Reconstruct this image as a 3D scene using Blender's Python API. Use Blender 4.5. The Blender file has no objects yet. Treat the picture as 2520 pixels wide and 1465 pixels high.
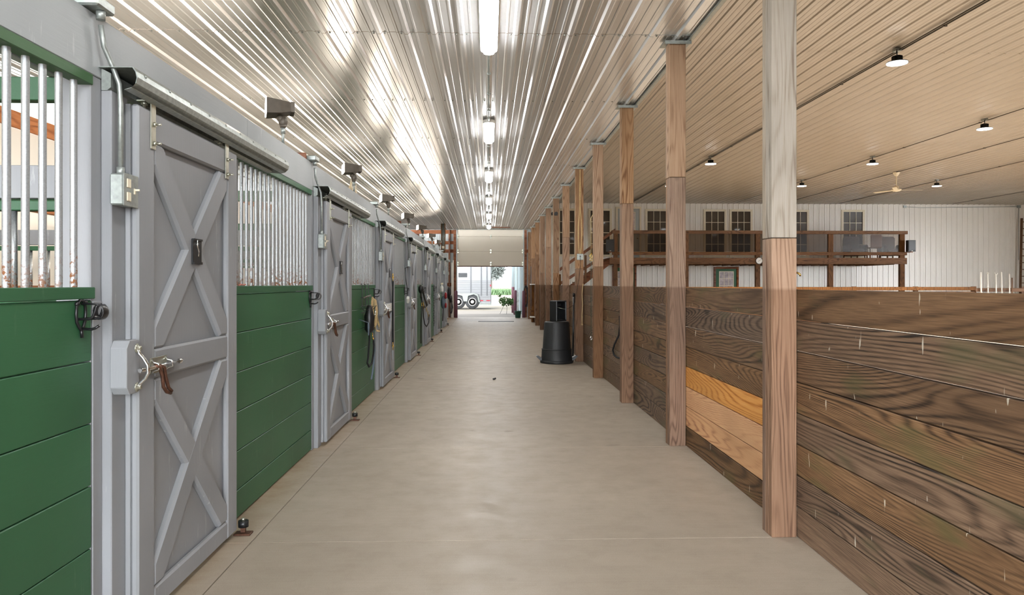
import bpy, bmesh, math, random
from mathutils import Vector, Matrix
random.seed(7)
S = bpy.context.scene
COL = S.collection
PI = math.pi

# ------------------------------------------------------------------ camera
YAW = math.radians(1.81)
cam_d = bpy.data.cameras.new('camera')
cam = bpy.data.objects.new('camera', cam_d); COL.objects.link(cam)
cam.location = (0, 0, 1.5)
cam.rotation_euler = (PI/2, 0, -YAW)
cam_d.sensor_fit = 'HORIZONTAL'; cam_d.sensor_width = 36.0
cam_d.lens = 36.0*1800/2520
cam_d.shift_y = -33.5/2520
cam_d.clip_start = 0.05; cam_d.clip_end = 2000
S.camera = cam

# ------------------------------------------------------------------ view, world, sun
S.view_settings.view_transform = 'Standard'
S.view_settings.look = 'None'
S.view_settings.gamma = 1.0
S.view_settings.use_curve_mapping = False
S.view_settings.exposure = 0.75
try:
    S.cycles.use_denoising = True
    S.cycles.max_bounces = 8; S.cycles.diffuse_bounces = 5; S.cycles.glossy_bounces = 4
    S.cycles.sample_clamp_indirect = 6.0
    S.cycles.caustics_reflective = False; S.cycles.caustics_refractive = False
except Exception:
    pass
W = bpy.data.worlds.new('hazy sky'); S.world = W; W.use_nodes = True
bg = W.node_tree.nodes['Background']
bg.inputs[0].default_value = (0.93, 0.96, 1.0, 1)
wt = W.node_tree
w_tc = wt.nodes.new('ShaderNodeTexCoord'); w_sep = wt.nodes.new('ShaderNodeSeparateXYZ')
wt.links.new(w_tc.outputs['Generated'], w_sep.inputs[0])
def w_map(src, a, b, c, d):
    m = wt.nodes.new('ShaderNodeMapRange'); m.interpolation_type = 'SMOOTHSTEP'; wt.links.new(src, m.inputs[0])
    for i, v in enumerate((a, b, c, d)): m.inputs[i+1].default_value = v
    return m.outputs[0]
# hazy sky, with a low glow added behind the camera to light camera-facing sides
w_m = wt.nodes.new('ShaderNodeMath'); w_m.operation = 'MULTIPLY'
wt.links.new(w_map(w_sep.outputs[1], -.35, -.9, 0, 16.0), w_m.inputs[0]); wt.links.new(w_map(w_sep.outputs[2], .18, .45, 1, 0), w_m.inputs[1])
w_a = wt.nodes.new('ShaderNodeMath'); w_a.operation = 'ADD'; w_a.inputs[1].default_value = 1.9
wt.links.new(w_m.outputs[0], w_a.inputs[0]); wt.links.new(w_a.outputs[0], bg.inputs[1])
sun_d = bpy.data.lights.new('sun', 'SUN'); sun_d.energy = 1.6; sun_d.angle = math.radians(6)
sun_d.color = (1.0, 0.96, 0.9)
sun = bpy.data.objects.new('sun', sun_d); COL.objects.link(sun)
sun.location = (-10, -30, 40)
sun.rotation_euler = (math.radians(33), 0, math.radians(-14))

P_FLOOD, P_BAY = 30.0, 200.0        # watts leaving each lamp
def opening(name, loc, rot, sx, sy):               # tells the renderer where daylight enters; gives off nothing itself
    d = bpy.data.lights.new(name, 'AREA'); d.shape = 'RECTANGLE'; d.size = sx; d.size_y = sy; d.cycles.is_portal = True
    o = bpy.data.objects.new(name, d); COL.objects.link(o); o.location = loc; o.rotation_euler = rot
opening('barn opening', (-1.72, -4.02, 2.6), (PI/2, 0, PI), 7.5, 5.6)
opening('end door opening', (0.05, 32.98, 1.15), (PI/2, 0, 0), 3.1, 2.3)
opening('added side opening', (25.52, 14.75, 2.5), (PI/2, 0, -PI/2), 17.5, 2.8)  # portal at the unseen gap added for more arena daylight
opening('eave opening', (-5.42, 14.5, 3.52), (PI/2, 0, PI/2), 37, .52)
def lamp_in(parent, loc, rot, power, col, sx, sy=None):
    d = bpy.data.lights.new('lamp', 'AREA'); d.energy = power; d.color = col; d.size = sx
    if sy: d.shape = 'RECTANGLE'; d.size_y = sy
    else: d.shape = 'DISK'
    o = bpy.data.objects.new('lamp', d); COL.objects.link(o); o.parent = parent; o.location = loc; o.rotation_euler = rot
    return o

# ------------------------------------------------------------------ coordinates read off the photograph
def wx(px, Y):                      # X of image column px on the plane y = Y
    u = (px-1260)/1800; c, s = math.cos(YAW), math.sin(YAW)
    return Y*(s+u*c)/(c-u*s)
def wy(px, X):                      # Y of image column px on the plane x = X
    u = (px-1260)/1800; c, s = math.cos(YAW), math.sin(YAW)
    return X*(c-u*s)/(s+u*c)
def wz(py, X, Y):                   # height of image row py at (X, Y)
    return 1.5+(699-py)*(Y*math.cos(YAW)+X*math.sin(YAW))/1800

# ------------------------------------------------------------------ mesh builder
class B:
    def __init__(s, off=(0, 0, 0)):
        s.bm = bmesh.new(); s.o = Vector(off)
    def V(s, p): return s.bm.verts.new(Vector(p)-s.o)
    def box(s, x0, x1, y0, y1, z0, z1, bev=0, rot=None, pivot=None):
        if x0 > x1: x0, x1 = x1, x0
        if y0 > y1: y0, y1 = y1, y0
        if z0 > z1: z0, z1 = z1, z0
        P = [Vector((x, y, z)) for z in (z0, z1) for y in (y0, y1) for x in (x0, x1)]
        if rot is not None:
            pv = Vector(pivot) if pivot else Vector(((x0+x1)/2, (y0+y1)/2, (z0+z1)/2))
            P = [pv+rot@(p-pv) for p in P]
        v = [s.V(p) for p in P]
        fs = [s.bm.faces.new([v[i] for i in q]) for q in
              ((0, 2, 3, 1), (4, 5, 7, 6), (0, 1, 5, 4), (2, 6, 7, 3), (0, 4, 6, 2), (1, 3, 7, 5))]
        if bev > 0:
            es = set(e for f in fs for e in f.edges)
            bmesh.ops.bevel(s.bm, geom=list(es), offset=bev, segments=1, affect='EDGES', clamp_overlap=True)
        return s
    def face(s, pts, smooth=False):
        f = s.bm.faces.new([s.V(p) for p in pts]); f.smooth = smooth; return f
    def cyl(s, a, b, r, r2=None, seg=14, caps=True):
        a, b = Vector(a), Vector(b); r2 = r if r2 is None else r2
        d = (b-a).normalized(); up = Vector((0, 0, 1)) if abs(d.z) < .9 else Vector((1, 0, 0))
        u = d.cross(up).normalized(); w = d.cross(u)
        A, C = [], []
        for i in range(seg):
            t = 2*PI*i/seg; q = u*math.cos(t)+w*math.sin(t)
            A.append(s.V(a+q*r)); C.append(s.V(b+q*r2))
        for i in range(seg):
            j = (i+1) % seg
            s.bm.faces.new((A[i], C[i], C[j], A[j])).smooth = True
        if caps:
            s.bm.faces.new(A); s.bm.faces.new(list(reversed(C)))
        return s
    def tube(s, pts, r, seg=8, closed=False, flat=None):
        P = [Vector(p) for p in pts]; n = len(P); rings = []
        up = None
        for i in range(n):
            if closed: t = (P[(i+1) % n]-P[i-1]).normalized()
            else: t = (P[min(i+1, n-1)]-P[max(i-1, 0)]).normalized()
            if up is None:
                up = Vector((0, 0, 1)) if abs(t.z) < .9 else Vector((1, 0, 0))
            u = t.cross(up)
            if u.length < 1e-5: u = t.cross(Vector((0, 1, 0)))
            u.normalize(); w = u.cross(t).normalized(); up = w
            ru, rw = (r, r) if flat is None else flat
            rings.append([s.V(P[i]+u*ru*math.cos(2*PI*k/seg)+w*rw*math.sin(2*PI*k/seg)) for k in range(seg)])
        m = n if closed else n-1
        for i in range(m):
            R1, R2 = rings[i], rings[(i+1) % n]
            for k in range(seg):
                j = (k+1) % seg
                try: s.bm.faces.new((R1[k], R1[j], R2[j], R2[k])).smooth = True
                except ValueError: pass
        if not closed:
            s.bm.faces.new(list(reversed(rings[0]))); s.bm.faces.new(rings[-1])
        return s
    def lathe(s, prof, c, seg=28, axis='Z', smooth=True):
        c = Vector(c); rings = []
        for r, h in prof:
            ring = []
            for k in range(seg):
                t = 2*PI*k/seg
                a, b = max(r, 1e-4)*math.cos(t), max(r, 1e-4)*math.sin(t)
                p = {'Z': (a, b, h), 'Y': (a, h, b), 'X': (h, a, b)}[axis]
                ring.append(s.V(c+Vector(p)))
            rings.append(ring)
        for i in range(len(rings)-1):
            for k in range(seg):
                j = (k+1) % seg
                s.bm.faces.new((rings[i][k], rings[i][j], rings[i+1][j], rings[i+1][k])).smooth = smooth
        s.bm.faces.new(list(reversed(rings[0]))); s.bm.faces.new(rings[-1])
        return s
    def prism(s, poly, axis, a, b):
        def P(u, v, h): return {'X': (h, u, v), 'Y': (u, h, v), 'Z': (u, v, h)}[axis]
        A = [s.V(P(u, v, a)) for u, v in poly]; C = [s.V(P(u, v, b)) for u, v in poly]
        n = len(poly)
        s.bm.faces.new(A); s.bm.faces.new(list(reversed(C)))
        for i in range(n):
            j = (i+1) % n; s.bm.faces.new((A[i], C[i], C[j], A[j]))
        return s
    def ball(s, c, r, seg=10, sz=(1, 1, 1)):
        prof = [(r*math.sin(PI*i/seg), -r*math.cos(PI*i/seg)) for i in range(seg+1)]
        c = Vector(c); rings = []
        for rr, h in prof:
            rings.append([s.V(c+Vector((max(rr, 1e-4)*math.cos(2*PI*k/seg)*sz[0], max(rr, 1e-4)*math.sin(2*PI*k/seg)*sz[1], h*sz[2]))) for k in range(seg)])
        for i in range(seg):
            for k in range(seg):
                j = (k+1) % seg
                s.bm.faces.new((rings[i][k], rings[i][j], rings[i+1][j], rings[i+1][k])).smooth = True
        return s
    def out(s, name, mat, parent=None, label=None, loc=None):
        bmesh.ops.recalc_face_normals(s.bm, faces=s.bm.faces[:])
        me = bpy.data.meshes.new(name); s.bm.to_mesh(me); s.bm.free()
        me.materials.append(mat)
        o = bpy.data.objects.new(name, me); COL.objects.link(o)
        if parent is not None: o.parent = parent
        else: o.location = s.o
        if loc is not None: o.location = loc
        if label: o['label'] = label
        return o

def thing(name, label, cat, loc, group=None):
    o = bpy.data.objects.new(name, None); COL.objects.link(o); o.location = loc
    o.empty_display_size = .1
    o['label'] = label; o['category'] = cat
    if group: o['group'] = group
    return o
def tag(o, label, cat, group=None, kind=None):
    o['label'] = label; o['category'] = cat
    if group: o['group'] = group
    if kind: o['kind'] = kind
    return o
def struct(o, label=None):
    o['kind'] = 'structure'
    if label: o['label'] = label
    return o
def copy_tree(o, parent=None):
    c = o.copy(); COL.objects.link(c)
    if parent is not None: c.parent = parent
    for ch in list(o.children): copy_tree(ch, c)
    return c

# ------------------------------------------------------------------ materials
def srgb(r, g, b):
    f = lambda c: (c/12.92 if c <= .04045 else ((c+.055)/1.055)**2.4)
    return (f(r/255), f(g/255), f(b/255), 1)
class N:
    def __init__(s, name):
        s.m = bpy.data.materials.new(name); s.m.use_nodes = True
        s.t = s.m.node_tree; s.t.nodes.clear()
        s.outn = s.t.nodes.new('ShaderNodeOutputMaterial')
    def n(s, typ, **k):
        x = s.t.nodes.new('ShaderNode'+typ)
        for a, v in k.items(): setattr(x, a, v)
        return x
    def l(s, a, b): s.t.links.new(a, b)
    def val(s, x, i, v):
        if isinstance(v, (int, float, tuple, list)): x.inputs[i].default_value = v
        else: s.l(v, x.inputs[i])
    def math(s, op, a, b=None, c=None):
        x = s.n('Math', operation=op); s.val(x, 0, a)
        if b is not None: s.val(x, 1, b)
        if c is not None: s.val(x, 2, c)
        return x.outputs[0]
    def vmath(s, op, a, b):
        x = s.n('VectorMath', operation=op); s.val(x, 0, a); s.val(x, 1, b); return x.outputs[0]
    def mix(s, f, a, b, mode='MIX'):
        x = s.n('Mix', data_type='RGBA', blend_type=mode); s.val(x, 0, f); s.val(x, 6, a); s.val(x, 7, b); return x.outputs[2]
    def noise(s, vec, scale, detail=2, rough=.5, dist=0):
        x = s.n('TexNoise'); s.val(x, 'Vector', vec); x.inputs['Scale'].default_value = scale
        x.inputs['Detail'].default_value = detail; x.inputs['Roughness'].default_value = rough
        x.inputs['Distortion'].default_value = dist; return x.outputs[0]
    def ramp(s, f, stops, interp='LINEAR'):
        x = s.n('ValToRGB'); s.l(f, x.inputs[0]); cr = x.color_ramp; cr.interpolation = interp
        while len(cr.elements) < len(stops): cr.elements.new(.5)
        for e, (p, c) in zip(cr.elements, stops):
            e.position = p; e.color = c if len(c) == 4 else (*c, 1)
        return x.outputs[0]
    def rng(s, v, a, b, c, d):
        x = s.n('MapRange'); s.val(x, 0, v); s.val(x, 1, a); s.val(x, 2, b); s.val(x, 3, c); s.val(x, 4, d); return x.outputs[0]
    def bump(s, h, strength=.3, dist=.01):
        x = s.n('Bump'); s.l(h, x.inputs['Height']); x.inputs['Strength'].default_value = strength
        x.inputs['Distance'].default_value = dist; return x.outputs[0]
    def bsdf(s, col, rough=.5, metal=0, normal=None, spec=None, **k):
        x = s.n('BsdfPrincipled'); s.val(x, 'Base Color', col); s.val(x, 'Roughness', rough); s.val(x, 'Metallic', metal)
        if normal is not None: s.l(normal, x.inputs['Normal'])
        if spec is not None: s.val(x, 'Specular IOR Level', spec)
        for a, v in k.items(): s.val(x, a.replace('_', ' '), v)
        s.l(x.outputs[0], s.outn.inputs[0]); return x
    def obj(s): return s.n('TexCoord').outputs['Object']
    def orand(s): return s.n('ObjectInfo').outputs['Random']
    def irand(s): return s.n('NewGeometry').outputs['Random Per Island']

def plain(name, col, rough=.5, metal=0, var=.08, scale=6, bump=.0, spec=None):
    n = N(name); c = n.obj()
    f = n.noise(c, scale, 3)
    a = tuple(min(1, x*(1-var)) for x in col[:3])+(1,); b = tuple(min(1, x*(1+var)) for x in col[:3])+(1,)
    colr = n.mix(n.rng(f, .3, .7, 0, 1), a, b)
    nm = n.bump(n.noise(c, scale*12, 2), bump, .004) if bump else None
    n.bsdf(colr, rough, metal, nm, spec); return n.m

def glow(name, col, strength):
    n = N(name); e = n.n('Emission'); e.inputs[0].default_value = col; e.inputs[1].default_value = strength
    n.l(e.outputs[0], n.outn.inputs[0]); return n.m

def glassy(name, tint, mixf=.15, rough=.03):
    n = N(name); t = n.n('BsdfTransparent'); t.inputs[0].default_value = tint
    g = n.n('BsdfGlossy'); g.inputs['Roughness'].default_value = rough
    g.inputs[0].default_value = (1, 1, 1, 1)
    m = n.n('MixShader'); m.inputs[0].default_value = mixf
    n.l(t.outputs[0], m.inputs[1]); n.l(g.outputs[0], m.inputs[2]); n.l(m.outputs[0], n.outn.inputs[0]); return n.m

def painted_wood(name, col, axis, wear=(.8, .8, .8, 1), wearamt=.15, rough=.5, zdirt=None):
    """opaque paint over planed boards: faint grain relief, knots, small scuffs"""
    n = N(name); c = n.obj()
    r = n.n('CombineXYZ'); rr = n.math('MULTIPLY', n.math('ADD', n.irand(), n.orand()), 37.0)
    for i in range(3): n.l(rr, r.inputs[i])
    v = n.vmath('ADD', c, r.outputs[0])
    sc = [9, 9, 9]; sc['XYZ'.index(axis)] = .8
    g = n.noise(n.vmath('MULTIPLY', v, tuple(sc)), 6, 4, .6)
    big = n.noise(v, 1.3, 2)
    a = tuple(x*.88 for x in col[:3])+(1,); b = tuple(min(1, x*1.12) for x in col[:3])+(1,)
    colr = n.mix(n.rng(big, .3, .7, 0, 1), a, b)
    sc2 = [14, 14, 14]; sc2['XYZ'.index('Z')] = 2.2
    scuff = n.noise(n.vmath('MULTIPLY', v, tuple(sc2)), 1.6, 5, .65)
    sm = n.math('MULTIPLY', n.rng(scuff, .62, .74, 0, 1), wearamt)
    region = n.rng(n.noise(v, .9, 1), .5, .62, 0, 1)
    colr = n.mix(n.math('MULTIPLY', sm, region), colr, wear)
    if zdirt:
        z = n.n('SeparateXYZ'); n.l(n.n('NewGeometry').outputs['Position'], z.inputs[0])
        colr = n.mix(n.math('MULTIPLY', n.rng(z.outputs[2], 0, .35, .5, 0), n.rng(scuff, .3, .7, 0, 1)), colr, zdirt)
    nm = n.bump(g, .25, .004)
    n.bsdf(colr, rough, 0, nm, .35); return n.m

def raw_wood(name, axis, dark, mid, light, ring=9, cross=2.6, along=.22, rough=.75, wear=None, moss=None, hand=None, var=.25, marks=0):
    """sawn softwood: cathedral growth rings, fine grain, a little knot darkening, per-board change"""
    n = N(name); c = n.obj()
    rr = n.math('ADD', n.math('MULTIPLY', n.irand(), 31.0), n.math('MULTIPLY', n.orand(), 53.0))
    r = n.n('CombineXYZ')
    for i in range(3): n.l(rr, r.inputs[i])
    v = n.vmath('ADD', c, r.outputs[0])
    sc = [cross]*3; sc['XYZ'.index(axis)] = along*cross/ .9
    f = n.noise(n.vmath('MULTIPLY', v, tuple(sc)), 1.0, 2.4, .36, .35)
    rings = n.math('SINE', n.math('MULTIPLY', f, ring*6.283))
    rings = n.rng(rings, -1, 1, 0, 1)
    rings = n.math('MULTIPLY', n.math('POWER', rings, 2.2), n.rng(n.noise(n.vmath('MULTIPLY', v, tuple(sc)), 2.3, 1), .3, .7, .35, 1))
    sf = [160]*3; sf['XYZ'.index(axis)] = 5
    fine = n.noise(n.vmath('MULTIPLY', v, tuple(sf)), 1.0, 2, .6)
    big = n.noise(n.vmath('MULTIPLY', v, tuple([3.0 if 'XYZ'[i] != axis else .8 for i in range(3)])), 1.0, 2, .5)
    t = n.math('ADD', n.math('MULTIPLY', rings, .62), n.math('MULTIPLY', n.rng(fine, .3, .7, 0, 1), .38))
    colr = n.ramp(t, [(0.0, light), (.38, mid), (.86, dark)])
    dk = tuple(x*.55 for x in mid[:3])+(1,)
    colr = n.mix(n.math('MULTIPLY', n.rng(big, .45, .75, 0, 1), .55), colr, dk)
    # knots
    vk = n.n('TexVoronoi'); kc = [2.3]*3; kc['XYZ'.index(axis)] = 1.1
    n.l(n.vmath('MULTIPLY', v, tuple(kc)), vk.inputs['Vector']); vk.inputs['Scale'].default_value = 1.0
    kn = n.rng(vk.outputs['Distance'], .06, .11, .75, 0)
    colr = n.mix(kn, colr, tuple(x*.45 for x in dark[:3])+(1,))
    if moss is not None:
        sepm = n.rng(n.noise(n.vmath('MULTIPLY', v, (1, 1.2, 5)), 1.0, 3, .6), .55, .68, 0, .55)
        colr = n.mix(sepm, colr, moss)
    if marks:
        s2 = n.noise(n.vmath('MULTIPLY', v, (1, 34, 7)), 1.0, 2, .5)
        colr = n.mix(n.rng(s2, .715, .74, 0, marks), colr, (.62, .56, .45, 1))
    if hand is not None:      # darkened by horses below hand[0] metres
        z = n.n('SeparateXYZ'); n.l(n.n('NewGeometry').outputs['Position'], z.inputs[0])
        colr = n.mix(n.rng(z.outputs[2], hand[0], hand[0]-.02, 0, hand[1]), colr, hand[2], 'MULTIPLY')
    hs = n.n('HueSaturation'); n.l(colr, hs.inputs['Color'])
    rnd = n.math('FRACT', n.math('MULTIPLY', rr, 3.77))
    n.l(n.rng(rnd, 0, 1, 1-var, 1+var), hs.inputs['Value'])
    n.l(n.rng(n.math('FRACT', n.math('MULTIPLY', rr, 9.13)), 0, 1, .8, 1.1), hs.inputs['Saturation'])
    nm = n.bump(t, .35, .004)
    n.bsdf(hs.outputs[0], rough, 0, nm, .25); return n.m

def rusty_pipe(name, base, rustlo, amt):
    n = N(name); c = n.obj()
    z = n.n('SeparateXYZ'); n.l(n.n('NewGeometry').outputs['Position'], z.inputs[0])
    rr = n.math('MULTIPLY', n.orand(), 40.0); r = n.n('CombineXYZ')
    for i in range(3): n.l(rr, r.inputs[i])
    v = n.vmath('ADD', c, r.outputs[0])
    f = n.noise(v, 55, 3, .7)
    sp = n.noise(v, 160, 2, .6)
    colr = n.mix(n.rng(sp, .3, .7, 0, 1), tuple(x*.78 for x in base[:3])+(1,), base)
    zz = n.rng(z.outputs[2], rustlo, rustlo+.32, 1, 0)
    k = n.math('MULTIPLY', n.rng(n.math('ADD', f, n.math('MULTIPLY', zz, .22)), .66, .78, 0, .9), n.math('MULTIPLY', zz, amt))
    k = n.math('MULTIPLY', k, n.rng(n.orand(), 0, 1, .35, 1.5))
    kk = n.math('MINIMUM', k, 1.0)
    colr = n.mix(kk, colr, srgb(130, 84, 50))
    n.bsdf(colr, n.rng(kk, 0, 1, .42, .85), n.rng(kk, 0, 1, .7, .1)); return n.m

M = {}
M['grey'] = painted_wood('grey paint', srgb(142, 144, 147), 'Z', srgb(215, 215, 215), .5, .5)
M['greyY'] = painted_wood('grey paint long', srgb(162, 167, 169), 'Y', srgb(205, 210, 208), .6, .5)
M['green'] = painted_wood('green paint', srgb(50, 95, 64), 'Y', srgb(150, 175, 150), .3, .45)
M['green_dark'] = painted_wood('worn green paint', srgb(66, 98, 66), 'Y', srgb(140, 130, 90), .8, .55)
M['galv'] = plain('galvanised steel', srgb(158, 164, 160), .42, .6, .18, 40)
M['bar'] = rusty_pipe('galvanised bar', (.42, .44, .45, 1), 1.48, 1.0)
M['zinc'] = plain('zinc plate', srgb(190, 190, 175), .3, .85, .1, 30)
M['chrome'] = plain('chrome', srgb(215, 215, 215), .18, 1, .04, 30)
M['rust'] = plain('rusty steel', srgb(92, 62, 48), .45, .6, .3, 60)
M['iron'] = plain('black enamelled iron', srgb(24, 24, 26), .35, 0, .2, 20)
M['plastic'] = plain('black plastic', srgb(19, 21, 23), .4, 0, .25, 9, .15)
M['plastic2'] = plain('dull black plastic', srgb(20, 22, 24), .48, 0, .35, 5, .2)
M['bronze'] = plain('bronze housing', srgb(84, 76, 66), .5, .2, .15, 20)
M['ivory'] = plain('ivory plastic', srgb(225, 215, 190), .4, 0, .04, 10)
M['white'] = plain('white paint', srgb(228, 226, 220), .45, 0, .03, 4)
M['pvc'] = plain('white plastic pipe', srgb(226, 222, 210), .4, 0, .05, 8)
M['rope_black'] = plain('black rope', srgb(22, 22, 24), .9, 0, .3, 90, .5)
M['rope_tan'] = plain('tan webbing', srgb(205, 178, 132), .85, 0, .15, 60, .4)
M['leather'] = plain('black leather', srgb(26, 25, 25), .4, 0, .2, 12)
M['brass'] = plain('brass', srgb(205, 170, 90), .25, 1, .08, 20)
M['green_web'] = plain('green webbing', srgb(60, 72, 56), .85, 0, .15, 50)
M['grey_web'] = plain('grey blue strap', srgb(98, 110, 124), .7, 0, .1, 30)
M['red_cloth'] = plain('red cloth', srgb(160, 42, 48), .85, 0, .2, 12)
M['dark_glass'] = plain('dark window glass', srgb(64, 56, 48), .05, 0, .15, 2, 0, .6)
M['tint'] = glassy('smoked acrylic', (.62, .57, .52, 1), .015, .3)
M['pane'] = glassy('clear pane', (.95, .97, .97, 1), .12)
M['frost'] = plain('bright obscured glass', srgb(190, 178, 178), .15, 0, .3, 7)
M['card'] = plain('paper', srgb(232, 232, 228), .7, 0, .02, 3)
M['ink'] = plain('grey ink', srgb(90, 90, 95), .8)
M['tube'] = glow('lit diffuser', (1, .99, .97, 1), 46)
M['flood'] = glow('lit flood lens', (1, .90, .78, 1), 9)
M['bay'] = glow('lit high bay lens', (1, .98, .96, 1), 12)
for k_ in ('flood', 'bay'): M[k_].cycles.emission_sampling = 'NONE'
M['post_hi'] = raw_wood('weathered upper timber', 'Z', srgb(106, 76, 54), srgb(158, 126, 98), srgb(172, 142, 114), 26, 4.0, .08, hand=None, var=.14)
M['post_pale'] = raw_wood('pale weathered timber', 'Z', srgb(118, 98, 82), srgb(162, 150, 134), srgb(172, 160, 146), 24, 4.0, .08, var=.02)
M['post_lo'] = raw_wood('treated lower timber', 'Z', srgb(92, 64, 46), srgb(142, 112, 88), srgb(158, 128, 104), 26, 4.0, .08, hand=(1.48, .8, srgb(200, 184, 166)), var=.12)
M['fence'] = raw_wood('weathered fence boards', 'Y', srgb(24, 17, 12), srgb(98, 74, 53), srgb(128, 100, 74), 74, 2.0, .10, .6, moss=srgb(84, 80, 50), var=.2, marks=.7)
M['fence_new'] = raw_wood('fresh fence boards', 'Y', srgb(150, 92, 48), srgb(196, 140, 84), srgb(208, 156, 100), 60, 2.0, .10, .6, var=.07)
M['deckX'] = raw_wood('stained deck timber', 'X', srgb(66, 42, 22), srgb(116, 76, 40), srgb(130, 90, 52), 14, 3.2, .2, .65, var=.15)
M['deckZ'] = raw_wood('stained upright timber', 'Z', srgb(62, 40, 22), srgb(106, 70, 38), srgb(120, 82, 48), 14, 3.2, .2, .65, var=.15)
M['girt'] = raw_wood('orange framing timber', 'X', srgb(84, 46, 28), srgb(132, 80, 52), srgb(148, 96, 64), 6, 3.2, .2, .65, var=.12)
M['girtY'] = raw_wood('orange framing timber long', 'Y', srgb(130, 74, 40), srgb(178, 112, 66), srgb(196, 130, 82), 6, 3.2, .2, .65, var=.1)
M['dirt'] = plain('arena footing', srgb(152, 138, 120), .95, 0, .2, 1.4, .6)
M['stallfloor'] = plain('stall bedding', srgb(150, 128, 98), .95, 0, .2, 5, .6)
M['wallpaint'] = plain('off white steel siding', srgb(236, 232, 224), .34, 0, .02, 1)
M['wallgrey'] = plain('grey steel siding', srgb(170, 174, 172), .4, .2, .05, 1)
M['arena_ceiling'] = plain('tan steel liner', srgb(174, 164, 151), .24, .0, .03, 1, 0, .65)
M['garage'] = plain('almond garage door', srgb(216, 206, 188), .4, 0, .02, 1)
M['insul'] = plain('roof deck', srgb(150, 130, 110), .8)
M['alu'] = plain('aluminium skin', srgb(150, 152, 154), .5, .1, .03, 2)
M['rubber'] = plain('tyre rubber', srgb(58, 60, 62), .7)
M['gravel'] = plain('bright gravel', srgb(150, 143, 130), .9, 0, .1, .4)
M['apron'] = plain('outside concrete', srgb(146, 140, 133), .85, 0, .08, 1)
M['leaf'] = plain('leaf', srgb(70, 100, 52), .6, 0, .35, 3)
M['leafdark'] = plain('tree leaf', srgb(92, 99, 95), .8, 0, .25, .8)
M['bark'] = plain('bark', srgb(92, 80, 70), .9)
M['maroon'] = plain('maroon paint', srgb(112, 70, 84), .45, 0, .1, 5)
M['teal'] = plain('pale blue steel', srgb(136, 150, 154), .5, 0, .03, 2)
M['gpot'] = plain('green plastic', srgb(40, 84, 68), .5)
M['lampred'] = plain('red reflector', srgb(190, 24, 50), .3)

# galvalume liner above the aisle
n = N('bare steel liner')
n.bsdf((.74, .75, .76, 1), .28, .62)
M['liner'] = n.m

# concrete floor
n = N('aisle concrete'); c = n.obj()
a = n.noise(c, .55, 4, .6); b = n.noise(c, 5, 5, .65); f = n.noise(c, 160, 2, .6)
br = n.noise(n.vmath('MULTIPLY', c, (2.2, 60, 1)), 1.0, 3, .6)
col = n.mix(n.rng(a, .3, .7, 0, 1), srgb(164, 152, 136), srgb(182, 170, 153))
col = n.mix(n.rng(b, .48, .72, 0, .18), col, srgb(150, 134, 114))
col = n.mix(n.rng(f, .35, .65, 0, .22), col, srgb(132, 120, 104))
col = n.mix(n.rng(br, .45, .7, 0, .14), col, srgb(140, 126, 108))
stain = n.noise(c, 2.1, 2, .5)
col = n.mix(n.rng(stain, .70, .74, 0, .45), col, srgb(120, 104, 88))
sx = n.n('SeparateXYZ'); n.l(c, sx.inputs[0])
edge = n.rng(sx.outputs[0], -1.62, -1.36, .55, 0)
col = n.mix(n.math('MULTIPLY', edge, n.rng(b, .3, .65, .3, 1)), col, srgb(150, 118, 74))
n.bsdf(col, n.rng(b, .3, .7, .36, .58), 0, n.bump(n.math('ADD', f, br), .12, .004), .4)
M['concrete'] = n.m

# ------------------------------------------------------------------ steel sheet profile
def profile(a, b, pitch=.247, h=.02):
    pts = [(a, 0)]; k = math.floor(a/pitch)
    while k*pitch < b+pitch:
        x = k*pitch
        for dx, dh in ((-.032, 0), (-.014, h), (.014, h), (.032, 0), (pitch/3-.014, 0), (pitch/3-.007, h*.22), (pitch/3+.007, h*.22), (pitch/3+.014, 0),
                       (2*pitch/3-.014, 0), (2*pitch/3-.007, h*.22), (2*pitch/3+.007, h*.22), (2*pitch/3+.014, 0)):
            if a < x+dx < b: pts.append((x+dx, dh))
        k += 1
    pts.append((b, 0)); return pts
def sheet_ceiling(bb, x0, x1, ys, z, h=.02):
    for i in range(len(ys)-1):
        zz = z
        pr = profile(x0, x1, .247, h); y0, y1 = ys[i], ys[i+1]-.010
        for (xa, ha), (xb, hb) in zip(pr, pr[1:]):
            bb.face([(xa, y0, zz-ha), (xb, y0, zz-hb), (xb, y1, zz-hb), (xa, y1, zz-ha)])
def screws(bb, x0, x1, ys, z):
    k = math.floor(x0/.247)+1
    while k*.247 < x1:
        for y in ys:
            for dx in (-.05, .05):
                bb.lathe([(.009, 0), (.009, -.004), (.005, -.009)], (k*.247+dx, y, z), 6)
        k += 1
def sheet_wall_y(bb, x0, x1, Y, z0, z1, holes=(), pitch=.247):
    """siding on plane y=Y facing -y, with rectangular holes (xa,xb,za,zb)"""
    pr = profile(x0, x1, pitch)
    cuts = sorted(set([h[0] for h in holes]+[h[1] for h in holes]))
    pts = []
    for (xa, ha), (xb, hb) in zip(pr, pr[1:]):
        pts.append((xa, ha))
        for cx in cuts:
            if xa < cx < xb: pts.append((cx, ha+(hb-ha)*(cx-xa)/(xb-xa)))
    pts.append(pr[-1])
    for (xa, ha), (xb, hb) in zip(pts, pts[1:]):
        m = (xa+xb)/2
        spans = [(z0, z1)]
        for h in holes:
            if h[0] < m < h[1]:
                ns = []
                for s0, s1 in spans:
                    if h[2] > s0: ns.append((s0, min(s1, h[2])))
                    if h[3] < s1: ns.append((max(s0, h[3]), s1))
                spans = ns
        for s0, s1 in spans:
            if s1 > s0: bb.face([(xa, Y-ha, s0), (xb, Y-hb, s0), (xb, Y-hb, s1), (xa, Y-ha, s1)])
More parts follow.
